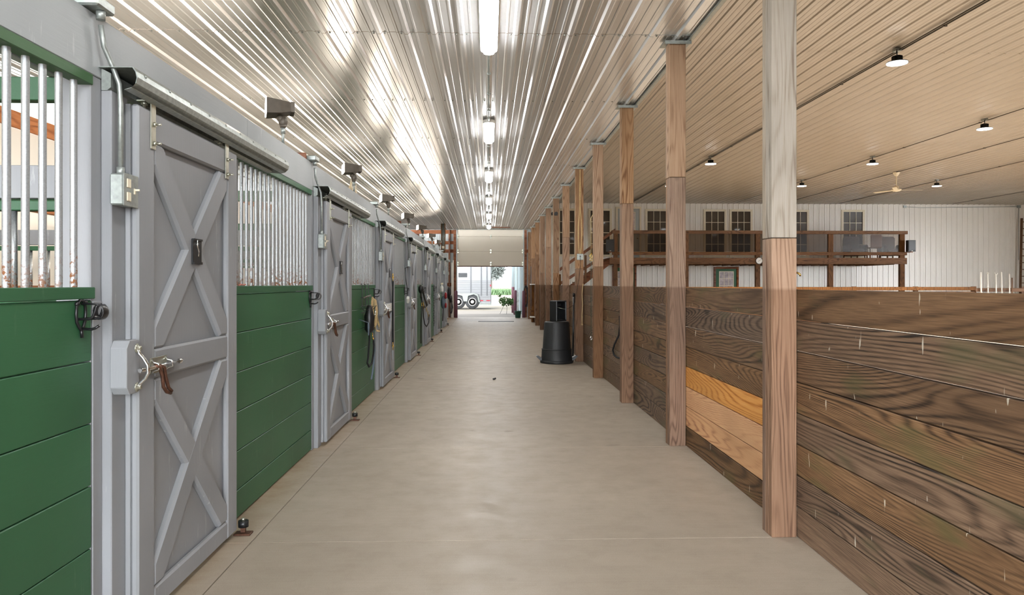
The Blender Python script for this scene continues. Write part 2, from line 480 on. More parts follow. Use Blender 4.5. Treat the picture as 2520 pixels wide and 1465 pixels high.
def sheet_wall_x(bb, y0, y1, X, z0, z1, sgn=1):
    pr = profile(y0, y1)
    for (ya, ha), (yb, hb) in zip(pr, pr[1:]):
        bb.face([(X+sgn*ha, ya, z0), (X+sgn*hb, yb, z0), (X+sgn*hb, yb, z1), (X+sgn*ha, ya, z1)])

# ------------------------------------------------------------------ setting
YE = 32.9; CZ = 3.77; AZ = 5.15; XL = -5.4; XR = 25.5; YB = -4.0
b = B()                                              # aisle slabs with open joints
js = [YB]+[4.28+2.42*k for k in range(-3, 12)]+[YE+.1]
for x0, x1 in ((-1.75, -1.383), (-1.377, 1.95)):
    for y0, y1 in zip(js, js[1:]):
        b.box(x0, x1, y0+.002, y1-.002, -.12, 0, .0015)
struct(b.out('floor', M['concrete']), 'broomed concrete aisle slab with cut joints')
struct(B().box(1.951, XR+.2, YB, YE, -.2, -.02).out('floor', M['dirt']), 'brown dirt footing of the riding arena')
struct(B().box(XL-.2, -1.751, YB, YE, -.2, -.02).out('floor', M['stallfloor']), 'bedding on the stall floors')
b = B(); sheet_ceiling(b, XL, 1.86, [YB, -.6, 6.62, 13.9, 20.8, 27.8, 30.3], CZ)
struct(b.out('ceiling', M['liner']), 'ribbed bare steel liner over the aisle and stalls')
b = B(); screws(b, -3.4, 1.8, [6.64, 9.05, 11.4, 13.92, 16.3, 18.6, 20.82], CZ-.002)
struct(b.out('trim_1', M['galv']), 'screw heads along the liner panel joints')
b = B(); sheet_ceiling(b, 1.9, XR, [YB, 3.9, 11.3, 18.7, 26.1, YE], AZ, .017)
struct(b.out('ceiling', M['arena_ceiling']), 'ribbed tan steel ceiling of the riding arena')
struct(B().box(XL-.3, XR+.3, YB-.3, YE+.3, AZ+.25, AZ+.35).out('roof', M['insul']), 'underside of the barn roof')
# fascia between the two ceilings plus its galvanised edge trim
b = B(); b.box(1.862, 1.90, YB, YE, CZ-.0, AZ+.25); struct(b.out('wall_divider', M['galv']), 'steel fascia between aisle liner and arena ceiling')
b = B(); b.box(1.835, 1.875, YB, 30.3, CZ-.03, CZ-.005, .003); struct(b.out('trim_2', M['galv']), 'galvanised edge trim of the aisle liner')
b = B(); b.box(XL, 1.86, 30.29, 30.31, CZ-.03, CZ+.01); struct(b.out('trim_3', M['galv']), 'steel lip at the far end of the aisle liner')
# back wall of the arena with window and door openings
WIN = {}
def px_rect(x0, x1, y0, y1, Y=YE):
    X0, X1 = wx(x0, Y), wx(x1, Y); return (X0, X1, wz(y1, (X0+X1)/2, Y), wz(y0, (X0+X1)/2, Y))
wins = [px_rect(1378, 1413, 519, 626), px_rect(1453, 1500, 519, 627), px_rect(1593, 1640, 520, 627),
        px_rect(1736, 1782, 521, 628), px_rect(1800, 1846, 521, 628), px_rect(1938, 1985, 522, 629), px_rect(2075, 2122, 522, 630)]
updoor = px_rect(1520, 1573, 514, 634); updoor = (updoor[0], updoor[1], 2.56, updoor[3])
gd = px_rect(1761, 1812, 662, 780); gd = (gd[0], gd[1], 0, gd[3])
gd2 = px_rect(1512, 1561, 659, 780); gd2 = (gd2[0], gd2[1], 0, gd2[3])
holes = [(w[0], w[1], w[2], w[3]) for w in wins]+[updoor, gd, gd2]
b = B(); sheet_wall_y(b, 2.2, XR, YE, 0, AZ, holes)
struct(b.out('wall_back', M['wallpaint']), 'off-white ribbed steel wall behind the viewing deck')
struct(B().box(1.95, XR, YE+.6, YE+.7, -.1, AZ+.2).out('wall_back', M['insul']), 'room behind the lounge windows')
struct(B().box(1.95, XR, YB-.05, YB, 0, AZ+.25).out('wall_front', M['wallpaint']), 'near end wall of the arena behind the camera')
b = B(); sheet_wall_x(b, YB, 6, XR, 0, AZ, -1); sheet_wall_x(b, 6, 23.5, XR, 0, 1.1, -1); sheet_wall_x(b, 6, 23.5, XR, 3.9, AZ, -1); sheet_wall_x(b, 23.5, YE, XR, 0, AZ, -1); struct(b.out('wall_right', M['wallpaint']), 'far side wall of the arena with an added daylight opening')  # out-of-view gap left in this wall, added to let daylight into the arena
b = B(); b.box(XL, XL+.02, YB, YE, 0, 3.27)
struct(b.out('wall_left', M['wallpaint']), 'beige outer wall behind the stalls')
b = B(); b.box(XL+.0, XL+.012, YB, YE, 3.27, CZ)
nn = N('translucent eave panel'); t1 = nn.n('BsdfTranslucent'); t1.inputs[0].default_value = (.9, .92, .86, 1)
t2 = nn.n('BsdfTransparent'); t2.inputs[0].default_value = (.9, .92, .88, 1); mx = nn.n('MixShader'); mx.inputs[0].default_value = .55
nn.l(t1.outputs[0], mx.inputs[1]); nn.l(t2.outputs[0], mx.inputs[2]); nn.l(mx.outputs[0], nn.outn.inputs[0])
M['eave'] = nn.m
struct(b.out('window_1', M['eave']), 'translucent daylight strip under the eave')
b = B(); b.box(XL+.02, XL+.06, YB, YE, 3.27, 3.455, .003); b.box(XL+.02, XL+.06, YB, YE, 2.35, 2.53, .003); b.box(XL+.02, XL+.06, YB, YE, 1.3, 1.48, .003)
struct(b.out('trim_4', M['girtY']), 'orange timber girts on the outer wall')
# end wall: grey siding each side of the overhead door, timber girts and posts
DX0, DX1 = wx(1124, YE), wx(1289, YE)
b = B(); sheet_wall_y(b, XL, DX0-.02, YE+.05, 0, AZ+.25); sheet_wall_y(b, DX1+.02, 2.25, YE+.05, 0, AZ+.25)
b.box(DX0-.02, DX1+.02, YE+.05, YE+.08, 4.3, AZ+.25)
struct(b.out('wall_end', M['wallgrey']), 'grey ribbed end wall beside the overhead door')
b = B()
for z0, z1 in ((3.75, 3.92), (3.28, 3.42), (2.9, 3.05), (1.4, 1.55)):
    b.box(XL, DX0-.12, YE-.02, YE+.02, z0, z1, .003)
b.box(DX1+.1, 2.2, YE-.02, YE+.02, 2.9, 3.05, .003)
struct(b.out('trim_5', M['girt']), 'orange timber girts on the end wall')
b = B()
for x0, x1 in ((DX0-.14, DX0-.02), (DX1+.02, DX1+.13), (wx(1104, YE), wx(1108, YE))):
    b.box(x0, x1, YE-.14, YE+.02, 0, 4.3, .004)
struct(b.out('trim_6', M['girt']), 'timber door jamb posts at the end wall')
b = B(); b.box(DX0-.02, DX0+.03, YE-.10, YE-.06, 0, 4.2, .003); b.box(DX1-.03, DX1+.02, YE-.10, YE-.06, 0, 4.2, .003)
struct(b.out('trim_7', M['galv']), 'steel tracks of the overhead door')

# overhead door
t = thing('overhead_door', 'almond sectional overhead door half raised at the end of the aisle', 'garage door', (0, YE, 2.3))
zb = wz(655, 0, YE); hs_ = [zb, zb+.66, zb+1.32, zb+1.98]
pan = B(off=(0, YE, 2.3))
for i in range(3):
    pan.box(DX0, DX1, YE-.05, YE, hs_[i]+.003, hs_[i+1]-.003, .006)
    pan.box(DX0+.01, DX1-.01, YE-.02, YE-.005, hs_[i]-.006, hs_[i]+.02)
    for g in range(1, 6):
        pan.box(DX0+.04, DX1-.04, YE-.053, YE-.049, hs_[i]+.11*g-.002, hs_[i]+.11*g+.002)
pan.out('door_panels', M['garage'], t)
B(off=(0, YE, 2.3)).box(DX0, DX1, YE-.06, YE+.005, zb-.035, zb+.004, .003).out('bottom_seal', M['rust'], t)
for z in hs_[:3]:
    for x in (DX0+.05, (DX0+DX1)/2+.02, DX1-.05):
        h = B(off=(0, YE, 2.3)); zz = z if z > zb else z+.1
        h.box(x-.035, x+.035, YE-.062, YE-.05, zz-.09, zz+.09, .003); h.cyl((x-.05, YE-.075, zz), (x+.05, YE-.075, zz), .016)
        h.out('hinge', M['zinc'], t)

# ------------------------------------------------------------------ arena posts
PY = [4.27+2.44*k for k in range(12)]
SPL = [1.77, 2.485, 2.51, 1.77, 1.79, 2.55, 1.79, 2.57, 1.86, 2.55, 2.5, 1.9]
plab = ['nearest tall timber post at the arena fence, pale grey upper half', 'second timber post from the camera, beside the fresh orange boards',
        'third timber post from the camera, black hose looping behind it', 'timber post with a brass-clipped green strap hanging on it',
        'timber post carrying a metal box and two pale cables', 'sixth timber post from the camera, behind the black bin',
        'timber post with a small black camera on its face, seventh from the camera', 'eighth timber post, small black camera on its side',
        'ninth timber post from the camera, before the slim far posts', 'tenth timber post from the camera, two bays short of the white shelf',
        'timber post behind the dark shelf unit with white boards', 'last timber post of the row, next to the end wall']
for k, y in enumerate(PY):
    X0, X1 = 1.67, 1.82
    t = thing('timber_post', plab[k], 'post', (1.745, y+.075, 0), 'timber posts between the aisle and the arena')
    o = (1.745, y+.075, 0)
    for nm, z0, z1, m in (('lower_section', 0, SPL[k], 'post_lo'), ('upper_section', SPL[k]+.004, CZ-.03, 'post_pale' if k == 0 else 'post_hi')):
        q = B(off=o)
        for j in range(3):                      # three laminated plies, their edges towards the aisle
            q.box(X0, X1, y+.05*j+.0005, y+.05*(j+1)-.0005, z0, z1, .003)
        q.out(nm, M[m], t)
    q = B(off=o); q.box(X0-.05, X1+.045, y-.03, y+.18, CZ-.035, CZ-.028, .002); q.box(X0-.05, X1+.045, y-.032, y-.028, CZ-.06, CZ-.028)
    q.out('ceiling_flashing', M['galv'], t)

# ------------------------------------------------------------------ arena fence bays
def fence_bay(y0, y1, label, new=(), seed=0, bh=.184):
    rnd = random.Random(seed); o = (1.84, (y0+y1)/2, 0)
    t = thing('plank_fence', label, 'fence', o, 'plank fence bays along the arena')
    q = B(off=o); qn = B(off=o)
    for i in range(8):
        z0 = i*bh+.002*rnd.random(); z1 = (i+1)*bh-.004-.003*rnd.random(); dx = rnd.uniform(0, .005)
        (qn if i in new else q).box(1.822+dx, 1.86+dx, y0, y1, z0, z1, .003)
    q.out('boards', M['fence'], t)
    if new: qn.out('replacement_boards', M['fence_new'], t, label='three fresh pale orange replacement boards')
    else: qn.bm.free()
    return t
ys_f = [-.62, PY[0]+.075]+[y+.075 for y in PY[1:11]]
flab = ['long weathered plank fence bay nearest the camera, right of the first post', 'plank fence bay with three fresh orange boards low down',
        'dark plank fence bay between the second and third timber posts', 'plank fence bay with the black hose loop hung on it',
        'plank fence bay behind the hanging green strap', 'plank fence bay beyond the post with the metal box, behind the black bin',
        'plank fence bay just beyond the black bin', 'plank fence bay between the seventh and eighth timber posts', 'plank fence bay between the eighth and ninth timber posts',
        'plank fence bay between the ninth and tenth timber posts', 'plank fence bay ending at the dark shelf unit']
for i in range(11):
    if i == 0: fence_bay(ys_f[0]-2.4, ys_f[1]-.002, flab[0], seed=11)
    else: fence_bay(ys_f[i]+.002, ys_f[i+1]-.002, flab[i], new=(1, 2, 3) if i == 1 else (), seed=20+i)

# ------------------------------------------------------------------ stall fronts
XW = -1.60
MOD = 3.65
jy = lambda k: 3.07+MOD*k             # near face of the jamb beside door k
ORD = ['nearest', 'second', 'third', 'fourth', 'fifth', 'sixth', 'seventh and farthest']
# long header beam
b = B(off=(-1.63, 12, 2.35))
ysb = [-2.5, 4.9, 12.1, 19.5, 28.0]
for y0, y1 in zip(ysb, ysb[1:]): b.box(-1.64, XW, y0+.001, y1-.001, 2.347, 2.598, .003)
tag(b.out('header_beam', M['greyY']), 'long grey painted header beam running above all the stall doors', 'beam')
b = B(off=(-1.7, 12, 2.35))
for y0, y1 in zip(ysb, ysb[1:]): b.box(-1.80, -1.76, y0+.001, y1-.001, 2.347, 2.598, .003)
tag(b.out('header_beam', M['greyY']), 'inner grey header beam just behind the front one, seen through the bars', 'beam')
# bolts in the beam
def stall_front(k, y0, y1):
    lab = ('green plank stall front with bars at the near edge, left of the first door' if k < 0 else
           'green plank stall front with bars beyond the %s stall door' % (ORD[k].split(' ')[0] if k else 'first'))
    o = (XW, (y0+y1)/2, 0)
    t = thing('plank_stall_wall', lab, 'stall wall', o, 'green stall fronts along the aisle')
    q = B(off=o); zs = [0.01, .186, .436, .687, .938, 1.189, 1.437]
    for a, c in zip(zs, zs[1:]):
        q.box(XW-.04, XW+random.uniform(0, .002), y0, y1, a+.002, c-.0025, .003)
    q.out('plank_panel', M['green'], t)
    q = B(off=o); q.box(XW-.055, XW+.012, y0, y1+.01, 1.440, 1.487, .003); q.out('cap_board', M['green'], t)
    q = B(off=o); q.box(XW-.055, XW+.004, y0, y1+.01, 2.302, 2.345, .003); q.out('top_rail', M['green_dark'] if k < 0 else M['green'], t)
    n_ = int((y1-y0)/.1); ref = None
    for i in range(n_):
        yy = y1-.07-.1*i
        if yy < y0+.02: break
        loc = (XW-.03-o[0], yy-o[1], 1.487)
        if ref is None and not BARREF:
            q = B(); q.cyl((0, 0, -.0), (0, 0, .815), .0135, seg=14, caps=False); r_ = q.out('bar', M['bar'], t, loc=loc); BARREF.append(r_)
        else:
            c = BARREF[0].copy(); COL.objects.link(c); c.parent = t; c.location = loc
            c.rotation_euler = (0, 0, random.uniform(0, 6))
            if random.random() < .12: c.rotation_euler = (random.uniform(-.015, .015), 0, 0)
    return t
BARREF = []
stall_front(-1, jy(0)-2.44, jy(0)-.075)
for k in range(7):
    y0 = jy(k)+1.20; y1 = jy(k+1)-.075
    if k == 6: y1 = 27.2
    stall_front(k, y0, y1)

# stall posts + jambs
jl = ['grey painted jamb post left of the nearest stall door', 'grey painted jamb post left of the second stall door', 'grey painted jamb post left of the third stall door',
      'grey painted jamb post left of the fourth stall door', 'grey painted jamb post left of the fifth stall door', 'grey painted jamb post left of the sixth stall door',
      'grey painted jamb post left of the seventh stall door', 'grey painted post ending the row of stalls']
for k in range(8):
    y = jy(k) if k < 7 else 27.3
    o = (XW, y, 0)
    t = thing('stall_post', jl[k], 'post', o, 'grey stall posts')
    B(off=o).box(XW-.14, XW-.002, y-.075, y+.09, 0, 2.345, .004).out('post_core', M['grey'], t)
    B(off=o).box(XW-.001, -1.557, y, y+.135, 0, 2.30, .004).out('face_board', M['grey'], t)
    B(off=o).box(XW-.0, XW+.006, y-.072, y-.002, 0, 1.43, .002).out('filler_strip', M['grey'], t)

# ------------------------------------------------------------------ sliding doors
DY0, DY1 = 3.18, 4.41      # nearest door in y
DXF = -1.50                # front face
def door_proto():
    o = (-1.53, (DY0+DY1)/2, 0)
    t = thing('sliding_door', 'x', 'stall door', o, 'grey sliding stall doors')
    Z0, Z1 = .03, 2.272; sw = .155
    q = B(off=o); q.box(-1.556, -1.534, DY0, DY1, Z0, Z1, .002); q.out('panel', M['grey'], t)
    q = B(off=o); f0, f1 = -1.534, DXF
    q.box(f0, f1, DY0, DY0+sw, Z0, Z1, .009); q.box(f0, f1, DY1-sw, DY1, Z0, Z1, .009)
    for a, c in ((Z0, .135), (1.075, 1.206), (2.135, Z1)): q.box(f0, f1-.001, DY0+sw, DY1-sw, a, c, .010)
    q.out('frame', M['grey'], t)
    ya, yb = DY0+sw, DY1-sw
    for za, zb_ in ((.135, 1.075), (1.206, 2.135)):
        for s in (1, -1):
            q = B(off=o); L = yb-ya; H = zb_-za; ln = math.hypot(L, H); ux, uz = L/ln, s*H/ln
            w = .071; c = ((ya+yb)/2, (za+zb_)/2)
            # clip band polygon to the opening
            nx, nz = -uz, ux
            P = []
            rect = [(ya, za), (yb, za), (yb, zb_), (ya, zb_)]
            def clip(poly, d, lim):
                out = []
                for i in range(len(poly)):
                    p, r = poly[i], poly[(i+1) % len(poly)]
                    fp = (p[0]-c[0])*nx*d+(p[1]-c[1])*nz*d-lim; fr = (r[0]-c[0])*nx*d+(r[1]-c[1])*nz*d-lim
                    if fp <= 0: out.append(p)
                    if (fp < 0) != (fr < 0) and fp != fr:
                        tt = fp/(fp-fr); out.append((p[0]+(r[0]-p[0])*tt, p[1]+(r[1]-p[1])*tt))
                return out
            poly = clip(clip(rect, 1, w), -1, w)
            face = -1.5015 if s == 1 else -1.5020
            q.prism(poly, 'X', -1.533, face)
            bmesh.ops.bevel(q.bm, geom=[e for e in q.bm.edges if all(abs(v.co.x+o[0]-face) < 1e-4 for v in e.verts)], offset=.013, segments=1, affect='EDGES', clamp_overlap=True)
            q.out('cross_brace', M['grey'], t)
    # hangers
    for yy in (DY0+.13, DY1-.18):
        q = B(off=o); q.box(DXF+.0005, DXF+.007, yy-.022, yy+.022, 2.10, 2.315, .001); q.box(-1.56, DXF+.007, yy-.022, yy+.022, 2.31, 2.317, .001)
        h = q.out('hanger_bracket', M['zinc'], t)
        for zz in (2.125, 2.21):
            g = B(off=o); g.cyl((DXF+.007, yy, zz), (DXF+.018, yy, zz), .011, seg=6); g.cyl((DXF+.018, yy, zz), (DXF+.04, yy, zz), .005, seg=8); g.out('bolt', M['zinc'], h)
        g = B(off=o); g.cyl((-1.535, yy, 2.28), (-1.535, yy, 2.355), .006, seg=8); g.cyl((-1.535, yy, 2.318), (-1.535, yy, 2.332), .014, seg=6); g.cyl((-1.535, yy, 2.298), (-1.535, yy, 2.309), .014, seg=6); g.out('trolley_bolt', M['zinc'], h)
    # slide bolt on the middle rail
    q = B(off=o); q.box(DXF+.0005, DXF+.004, DY0+.10, DY0+.27, 1.10, 1.17, .001); pl = q.out('latch_plate', M['zinc'], t)
    q = B(off=o); X = DXF+.022; q.tube([(X, DY0-.035, 1.132), (X, DY0+.36, 1.132)], .009, 10); q.lathe([(.0, 0), (.012, .0), (.012, .022), (.0, .024)], (X, DY0+.36, 1.132), 10, 'Y'); q.out('slide_bolt', M['chrome'], pl)
    q = B(off=o); q.tube([(X, DY0+.10, 1.14), (X+.015, DY0+.12, 1.13), (X+.022, DY0+.13, 1.09), (X+.025, DY0+.135, 1.04), (X+.03, DY0+.155, 1.015), (X+.036, DY0+.185, 1.005)], .008, 10)
    q.tube([(X, DY0+.13, 1.14), (X+.02, DY0+.155, 1.125), (X+.024, DY0+.16, 1.08), (X+.03, DY0+.175, 1.03), (X+.036, DY0+.195, 1.012)], .008, 10)
    q.out('latch_lever', M['rust'], pl)
    q = B(off=o)
    for yy in (DY0+.115, DY0+.255):
        q.tube([(DXF+.004, yy, 1.165), (DXF+.012, yy, 1.15), (DXF+.034, yy, 1.145), (DXF+.036, yy, 1.12), (DXF+.012, yy, 1.112), (DXF+.004, yy, 1.10)], .004, 6)
    q.out('bolt_guide', M['chrome'], pl)
    return t
def card_holder(t, kind):
    dy = t.location.y-(DY0+DY1)/2; yc = (DY0+DY1)/2+dy; o = (-1.53, yc, 0)
    if kind == 'holder':
        q = B(off=o); q.box(DXF-.001, DXF+.009, yc-.055, yc+.055, 1.60, 1.73, .002); q.box(DXF+.009, DXF+.014, yc-.055, yc+.055, 1.60, 1.612); q.box(DXF+.009, DXF+.014, yc-.055, yc+.055, 1.72, 1.73)
        h = q.out('card_holder', M['plastic'], t, label='black card holder at the crossing of the braces')
        q = B(off=o); q.tube([(DXF+.013, yc-.012, 1.725), (DXF+.013, yc-.012, 1.69), (DXF+.013, yc+.01, 1.665), (DXF+.013, yc, 1.64)], .006, 6, flat=(.006, .002)); q.out('silver_streamer', M['chrome'], h)
    else:
        q = B(off=o); q.box(DXF+.0, DXF+.002, yc-.30, yc+.40, 1.09, 1.20); h = q.out('stall_card', M['card'], t, label='white stall sheet on the middle rail')
        q = B(off=o)
        for dy_, z_, w_ in ((-.12, 1.175, .05), (-.02, 1.172, .06), (.12, 1.15, .03), (.02, 1.14, .05), (-.1, 1.12, .09), (.18, 1.115, .06)):
            q.box(DXF+.002, DXF+.0028, yc+dy_, yc+dy_+w_, z_, z_+.006)
        q.out('pencil_marks', M['ink'], h)
dl = ['grey sliding stall door nearest the camera, double X braced', 'second grey sliding stall door, black card holder at its upper X',
      'third grey sliding stall door with a white sheet on its middle rail', 'fourth grey sliding stall door, small white tag hanging beside it',
      'fifth grey sliding stall door, tangled halters hanging before it', 'sixth grey sliding stall door from the camera, beside the chain',
      'seventh grey sliding stall door, farthest of the row']
doors = []
base = door_proto()
for k in range(7):
    d = base if k == 0 else copy_tree(base)
    d['label'] = dl[k]; doors.append(d)
    d.location.y = (DY0+DY1)/2+MOD*k
for k in (0, 1, 2): card_holder(doors[k], 'holder')
card_holder(doors[2], 'sheet')

# track covers
o = (-1.5, 3.05, 2.3)
t0 = thing('track_cover', 'x', 'door track', o, 'half round steel door track covers')
q = B(off=o)
prof = [(-1.60, 2.392), (-1.46, 2.392), (-1.448, 2.375), (-1.442, 2.35), (-1.448, 2.325), (-1.465, 2.308), (-1.492, 2.300)]
for r_ in (0, .003):
    pass
L0, L1 = 3.05, 5.33
inner = [(x-.003 if x > -1.5 else x, z-.003) for x, z in prof]
for P_ in (prof, inner):
    for (xa, za), (xb, zb_) in zip(P_, P_[1:]):
        q.face([(xa, L0, za), (xb, L0, zb_), (xb, L1, zb_), (xa, L1, za)], True)
for y in (L0, L1):
    for i in range(len(prof)-1): q.face([(prof[i][0], y, prof[i][1]), (prof[i+1][0], y, prof[i+1][1]), (inner[i+1][0], y, inner[i+1][1]), (inner[i][0], y, inner[i][1])])
for i in range(10):
    y = L0+.08+i*.235; q.lathe([(.007, 0), (.007, .003), (.003, .006)], (-1.447, y, 2.372), 6, 'X')
q.out('cover', M['galv'], t0)
q = B(off=o)
q.prism([(-1.598, 2.30), (-1.575, 2.30), (-1.56, 2.312), (-1.56, 2.37), (-1.598, 2.39)], 'Y', L0+.02, L1); q.out('rail', M['galv'], t0)
q = B(off=o)
for i in range(10):
    y = L0+.08+i*.235; q.lathe([(.007, 0), (.007, .003), (.003, .006)], (-1.447, y, 2.372), 6, 'X')
q.bm.free()
q = B(off=o); q.prism([(-1.596, 2.388)]+[(x-.004, z-.004) for x, z in prof[1:]]+[(-1.596, 2.302)], 'Y', L1-.006, L1-.002); q.out('end_cap', M['galv'], t0)
for k in range(7):
    c = t0 if k == 0 else copy_tree(t0)
    c['label'] = 'half round galvanised track cover over the %s stall door' % ORD[k]; c.location.y = 3.05+MOD*k

# latch blocks with pull handles
o = (-1.53, 3.10, 1.04)
t0 = thing('latch_block', 'x', 'door latch', o, 'latch blocks with pull handles')
q = B(off=o); q.prism([(3.055, 1.07), (3.08, 1.04), (3.15, 1.04), (3.165, 1.07), (3.165, 1.235), (3.15, 1.265), (3.08, 1.265), (3.055, 1.235)], 'X', -1.556, -1.488)
bmesh.ops.bevel(q.bm, geom=q.bm.edges[:], offset=.003, segments=1, affect='EDGES'); q.out('block', M['grey'], t0)
q = B(off=o); X = -1.482
q.tube([(X+.002, 3.14, 1.23), (X+.004, 3.14, 1.205), (X+.022, 3.14, 1.185), (X+.04, 3.14, 1.155), (X+.042, 3.14, 1.125), (X+.03, 3.14, 1.10), (X+.008, 3.14, 1.08), (X+.003, 3.14, 1.06)], .008, 10)
h = q.out('pull_handle', M['chrome'], t0)
for zz in (1.228, 1.064):
    q = B(off=o); q.lathe([(.02, 0), (.02, .004), (.010, .006), (.010, .018), (.006, .02)], (-1.488, 3.14, zz), 12, 'X'); q.out('screw', M['zinc'], h)
for k in range(7):
    c = t0 if k == 0 else copy_tree(t0)
    c['label'] = 'grey latch block with chrome pull beside the %s stall door' % ORD[k]; c.location.y = 3.10+MOD*k

# floor guide rollers
o = (-1.47, 4.42, 0)
t0 = thing('floor_guide', 'x', 'door guide', o, 'floor guide rollers under the doors')
q = B(off=o); q.box(-1.52, -1.42, 4.395, 4.46, .0, .012, .003); q.box(-1.485, -1.455, 4.42, 4.44, .012, .045, .002); q.out('base_plate', M['rust'], t0)
q = B(off=o); q.cyl((-1.47, 4.43, .045), (-1.47, 4.43, .082), .030, seg=18); q.out('roller', M['plastic'], t0)
q = B(off=o); q.cyl((-1.47, 4.43, .082), (-1.47, 4.43, .098), .012, seg=6); q.out('bolt', M['zinc'], t0)
for k in range(7):
    c = t0 if k == 0 else copy_tree(t0)
    c['label'] = 'black floor guide roller at the foot of the %s stall door' % ORD[k]; c.location.y = 4.42+MOD*k

# outlet boxes on conduit
yj = jy(0)
o = (-1.53, yj+.03, 1.87)
t0 = thing('outlet_box', 'x', 'electrical outlet', o, 'outlet boxes on conduit drops')
q = B(off=o); q.box(-1.556, -1.50, yj-.02, yj+.10, 1.825, 1.955, .006); q.out('box', M['galv'], t0)
q = B(off=o); q.box(-1.5005, -1.496, yj-.022, yj+.102, 1.822, 1.958, .002); q.out('cover_plate', M['galv'], t0)
for zz in (1.862, 1.918):
    q = B(off=o); q.box(-1.497, -1.492, yj+.0, yj+.034, zz-.019, zz+.019, .004); q.out('receptacle', M['ivory'], t0)
q = B(off=o); q.box(-1.497, -1.493, yj+.062, yj+.076, 1.878, 1.902, .001); q.box(-1.495, -1.475, yj+.066, yj+.072, 1.892, 1.900, .001); q.out('switch', M['ivory'], t0)
q = B(off=o); q.tube([(-1.53, yj+.02, 1.955), (-1.53, yj+.02, 2.25), (-1.535, yj+.02, 2.33), (-1.555, yj+.005, 2.40), (-1.572, yj-.03, 2.47), (-1.572, yj-.055, 2.55)], .0105, 10)
q.cyl((-1.53, yj+.02, 1.95), (-1.53, yj+.02, 1.985), .016); q.out('conduit', M['galv'], t0)
q = B(off=o); q.box(-1.66, -1.545, yj-.13, yj+.01, 2.605, 2.652, .008); q.cyl((-1.572, yj-.055, 2.57), (-1.572, yj-.055, 2.608), .018); q.out('junction_box', M['galv'], t0)
for k in range(8):
    c = t0 if k == 0 else copy_tree(t0)
    c['label'] = ('galvanised outlet box and conduit drop at the %s stall door' % ORD[k]) if k < 7 else 'galvanised outlet box and conduit on the last grey post of the stalls'
    c.location.y = o[1]+MOD*k if k < 7 else o[1]+27.3-yj

# bridle hooks
def hook(y, lab, first=[None]):
    if first[0] is None:
        o = (XW, 2.90, 1.30)
        t = thing('bridle_hook', lab, 'tack hook', o, 'black iron bridle hooks')
        q = B(off=o); X = XW+.008
        q.tube([(X, 2.845, 1.415), (X, 2.84, 1.37), (X, 2.845, 1.33), (X, 2.87, 1.30), (X, 2.885, 1.285), (X, 2.9, 1.30), (X, 2.918, 1.33), (X, 2.925, 1.37), (X, 2.92, 1.42), (X, 2.90, 1.437), (X, 2.87, 1.437)], .0075, 8, closed=True)
        q.tube([(X, 2.885, 1.30), (X+.004, 2.885, 1.25)], .008, 8)
        q.ball((X, 2.847, 1.42), .013, 8); q.ball((X, 2.92, 1.425), .013, 8); q.out('back_plate', M['iron'], t)
        q = B(off=o)
        for yy in (2.85, 2.92):
            q.tube([(X, yy, 1.345), (X+.055, yy, 1.345), (X+.075, yy, 1.355), (X+.085, yy, 1.38), (X+.092, yy, 1.405), (X+.10, yy, 1.415)], .007, 8)
        pts = [(X+.095+.03*math.sin(a)*.9, 2.885, 1.38-.037*math.cos(a)) for a in [2*PI*i/14 for i in range(14)]]
        q.tube(pts, .010, 8, closed=True, flat=(.03, .004))
        q.tube([(X, 2.885, 1.42), (X+.06, 2.885, 1.42), (X+.10, 2.885, 1.418)], .005, 8)
        q.out('bridle_loop', M['iron'], t)
        q = B(off=o); q.tube([(X, 2.885, 1.295), (X+.05, 2.885, 1.292), (X+.07, 2.885, 1.298), (X+.09, 2.885, 1.312)], .007, 8); q.out('prong', M['iron'], t)
        first[0] = t; c = t
    else:
        c = copy_tree(first[0]); c['label'] = lab
    c.location.y = y; return c
hook(2.90, 'black iron bridle hook on the green wall nearest the camera')
for k, l_ in ((1, 'black iron bridle hook left of the second stall door'), (2, 'black iron bridle hook above the tan straps'), (3, 'black iron bridle hook left of the fourth stall door'),
              (4, 'black iron bridle hook under the tangled halters'), (5, 'black iron bridle hook left of the sixth stall door')):
    hook(2.92+MOD*k, l_)
for o_ in [o for o in COL.objects if o.get('category') == 'tack hook']:
    o_.location.z = 1.328; o_.location.y += .025; o_.scale = (.78, .78, .78)

# ------------------------------------------------------------------ stall interiors: cross partitions
for k in range(8):
    y = jy(k) if k < 7 else 27.3
    o = (-3.5, y, 0)
    t = thing('stall_partition', 'green and grey cross partition behind the jamb of the %s stall door' % ORD[k] if k < 7 else 'cross partition closing the last stall', 'stall wall', o, 'cross partitions between the stalls')
    q = B(off=o)
    for i in range(6): q.box(XL+.03, -1.75, y-.02, y+.02, .02+.235*i, .25+.235*i, .003)
    q.out('plank_panel', M['green'], t)
    q = B(off=o); q.box(XL+.03, -1.745, y-.03, y+.03, 2.25, 2.345, .003); q.box(XL+.03, -1.745, y-.03, y+.03, 1.80, 1.84, .003); q.out('green_rail', M['green'], t)
    q = B(off=o); q.box(XL+.03, -1.745, y-.025, y+.025, 1.85, 1.985, .003); q.out('grey_rail', M['grey'], t)
    q = B(off=o)
    for i in range(22):
        x = -1.95-.155*i; q.cyl((x, y, 1.43), (x, y, 1.80), .012, seg=8)
        if i % 7 == 1: q.cyl((x, y, 1.98), (x, y, 2.26), .012, seg=8)
    q.out('grille_bars', M['bar'], t)

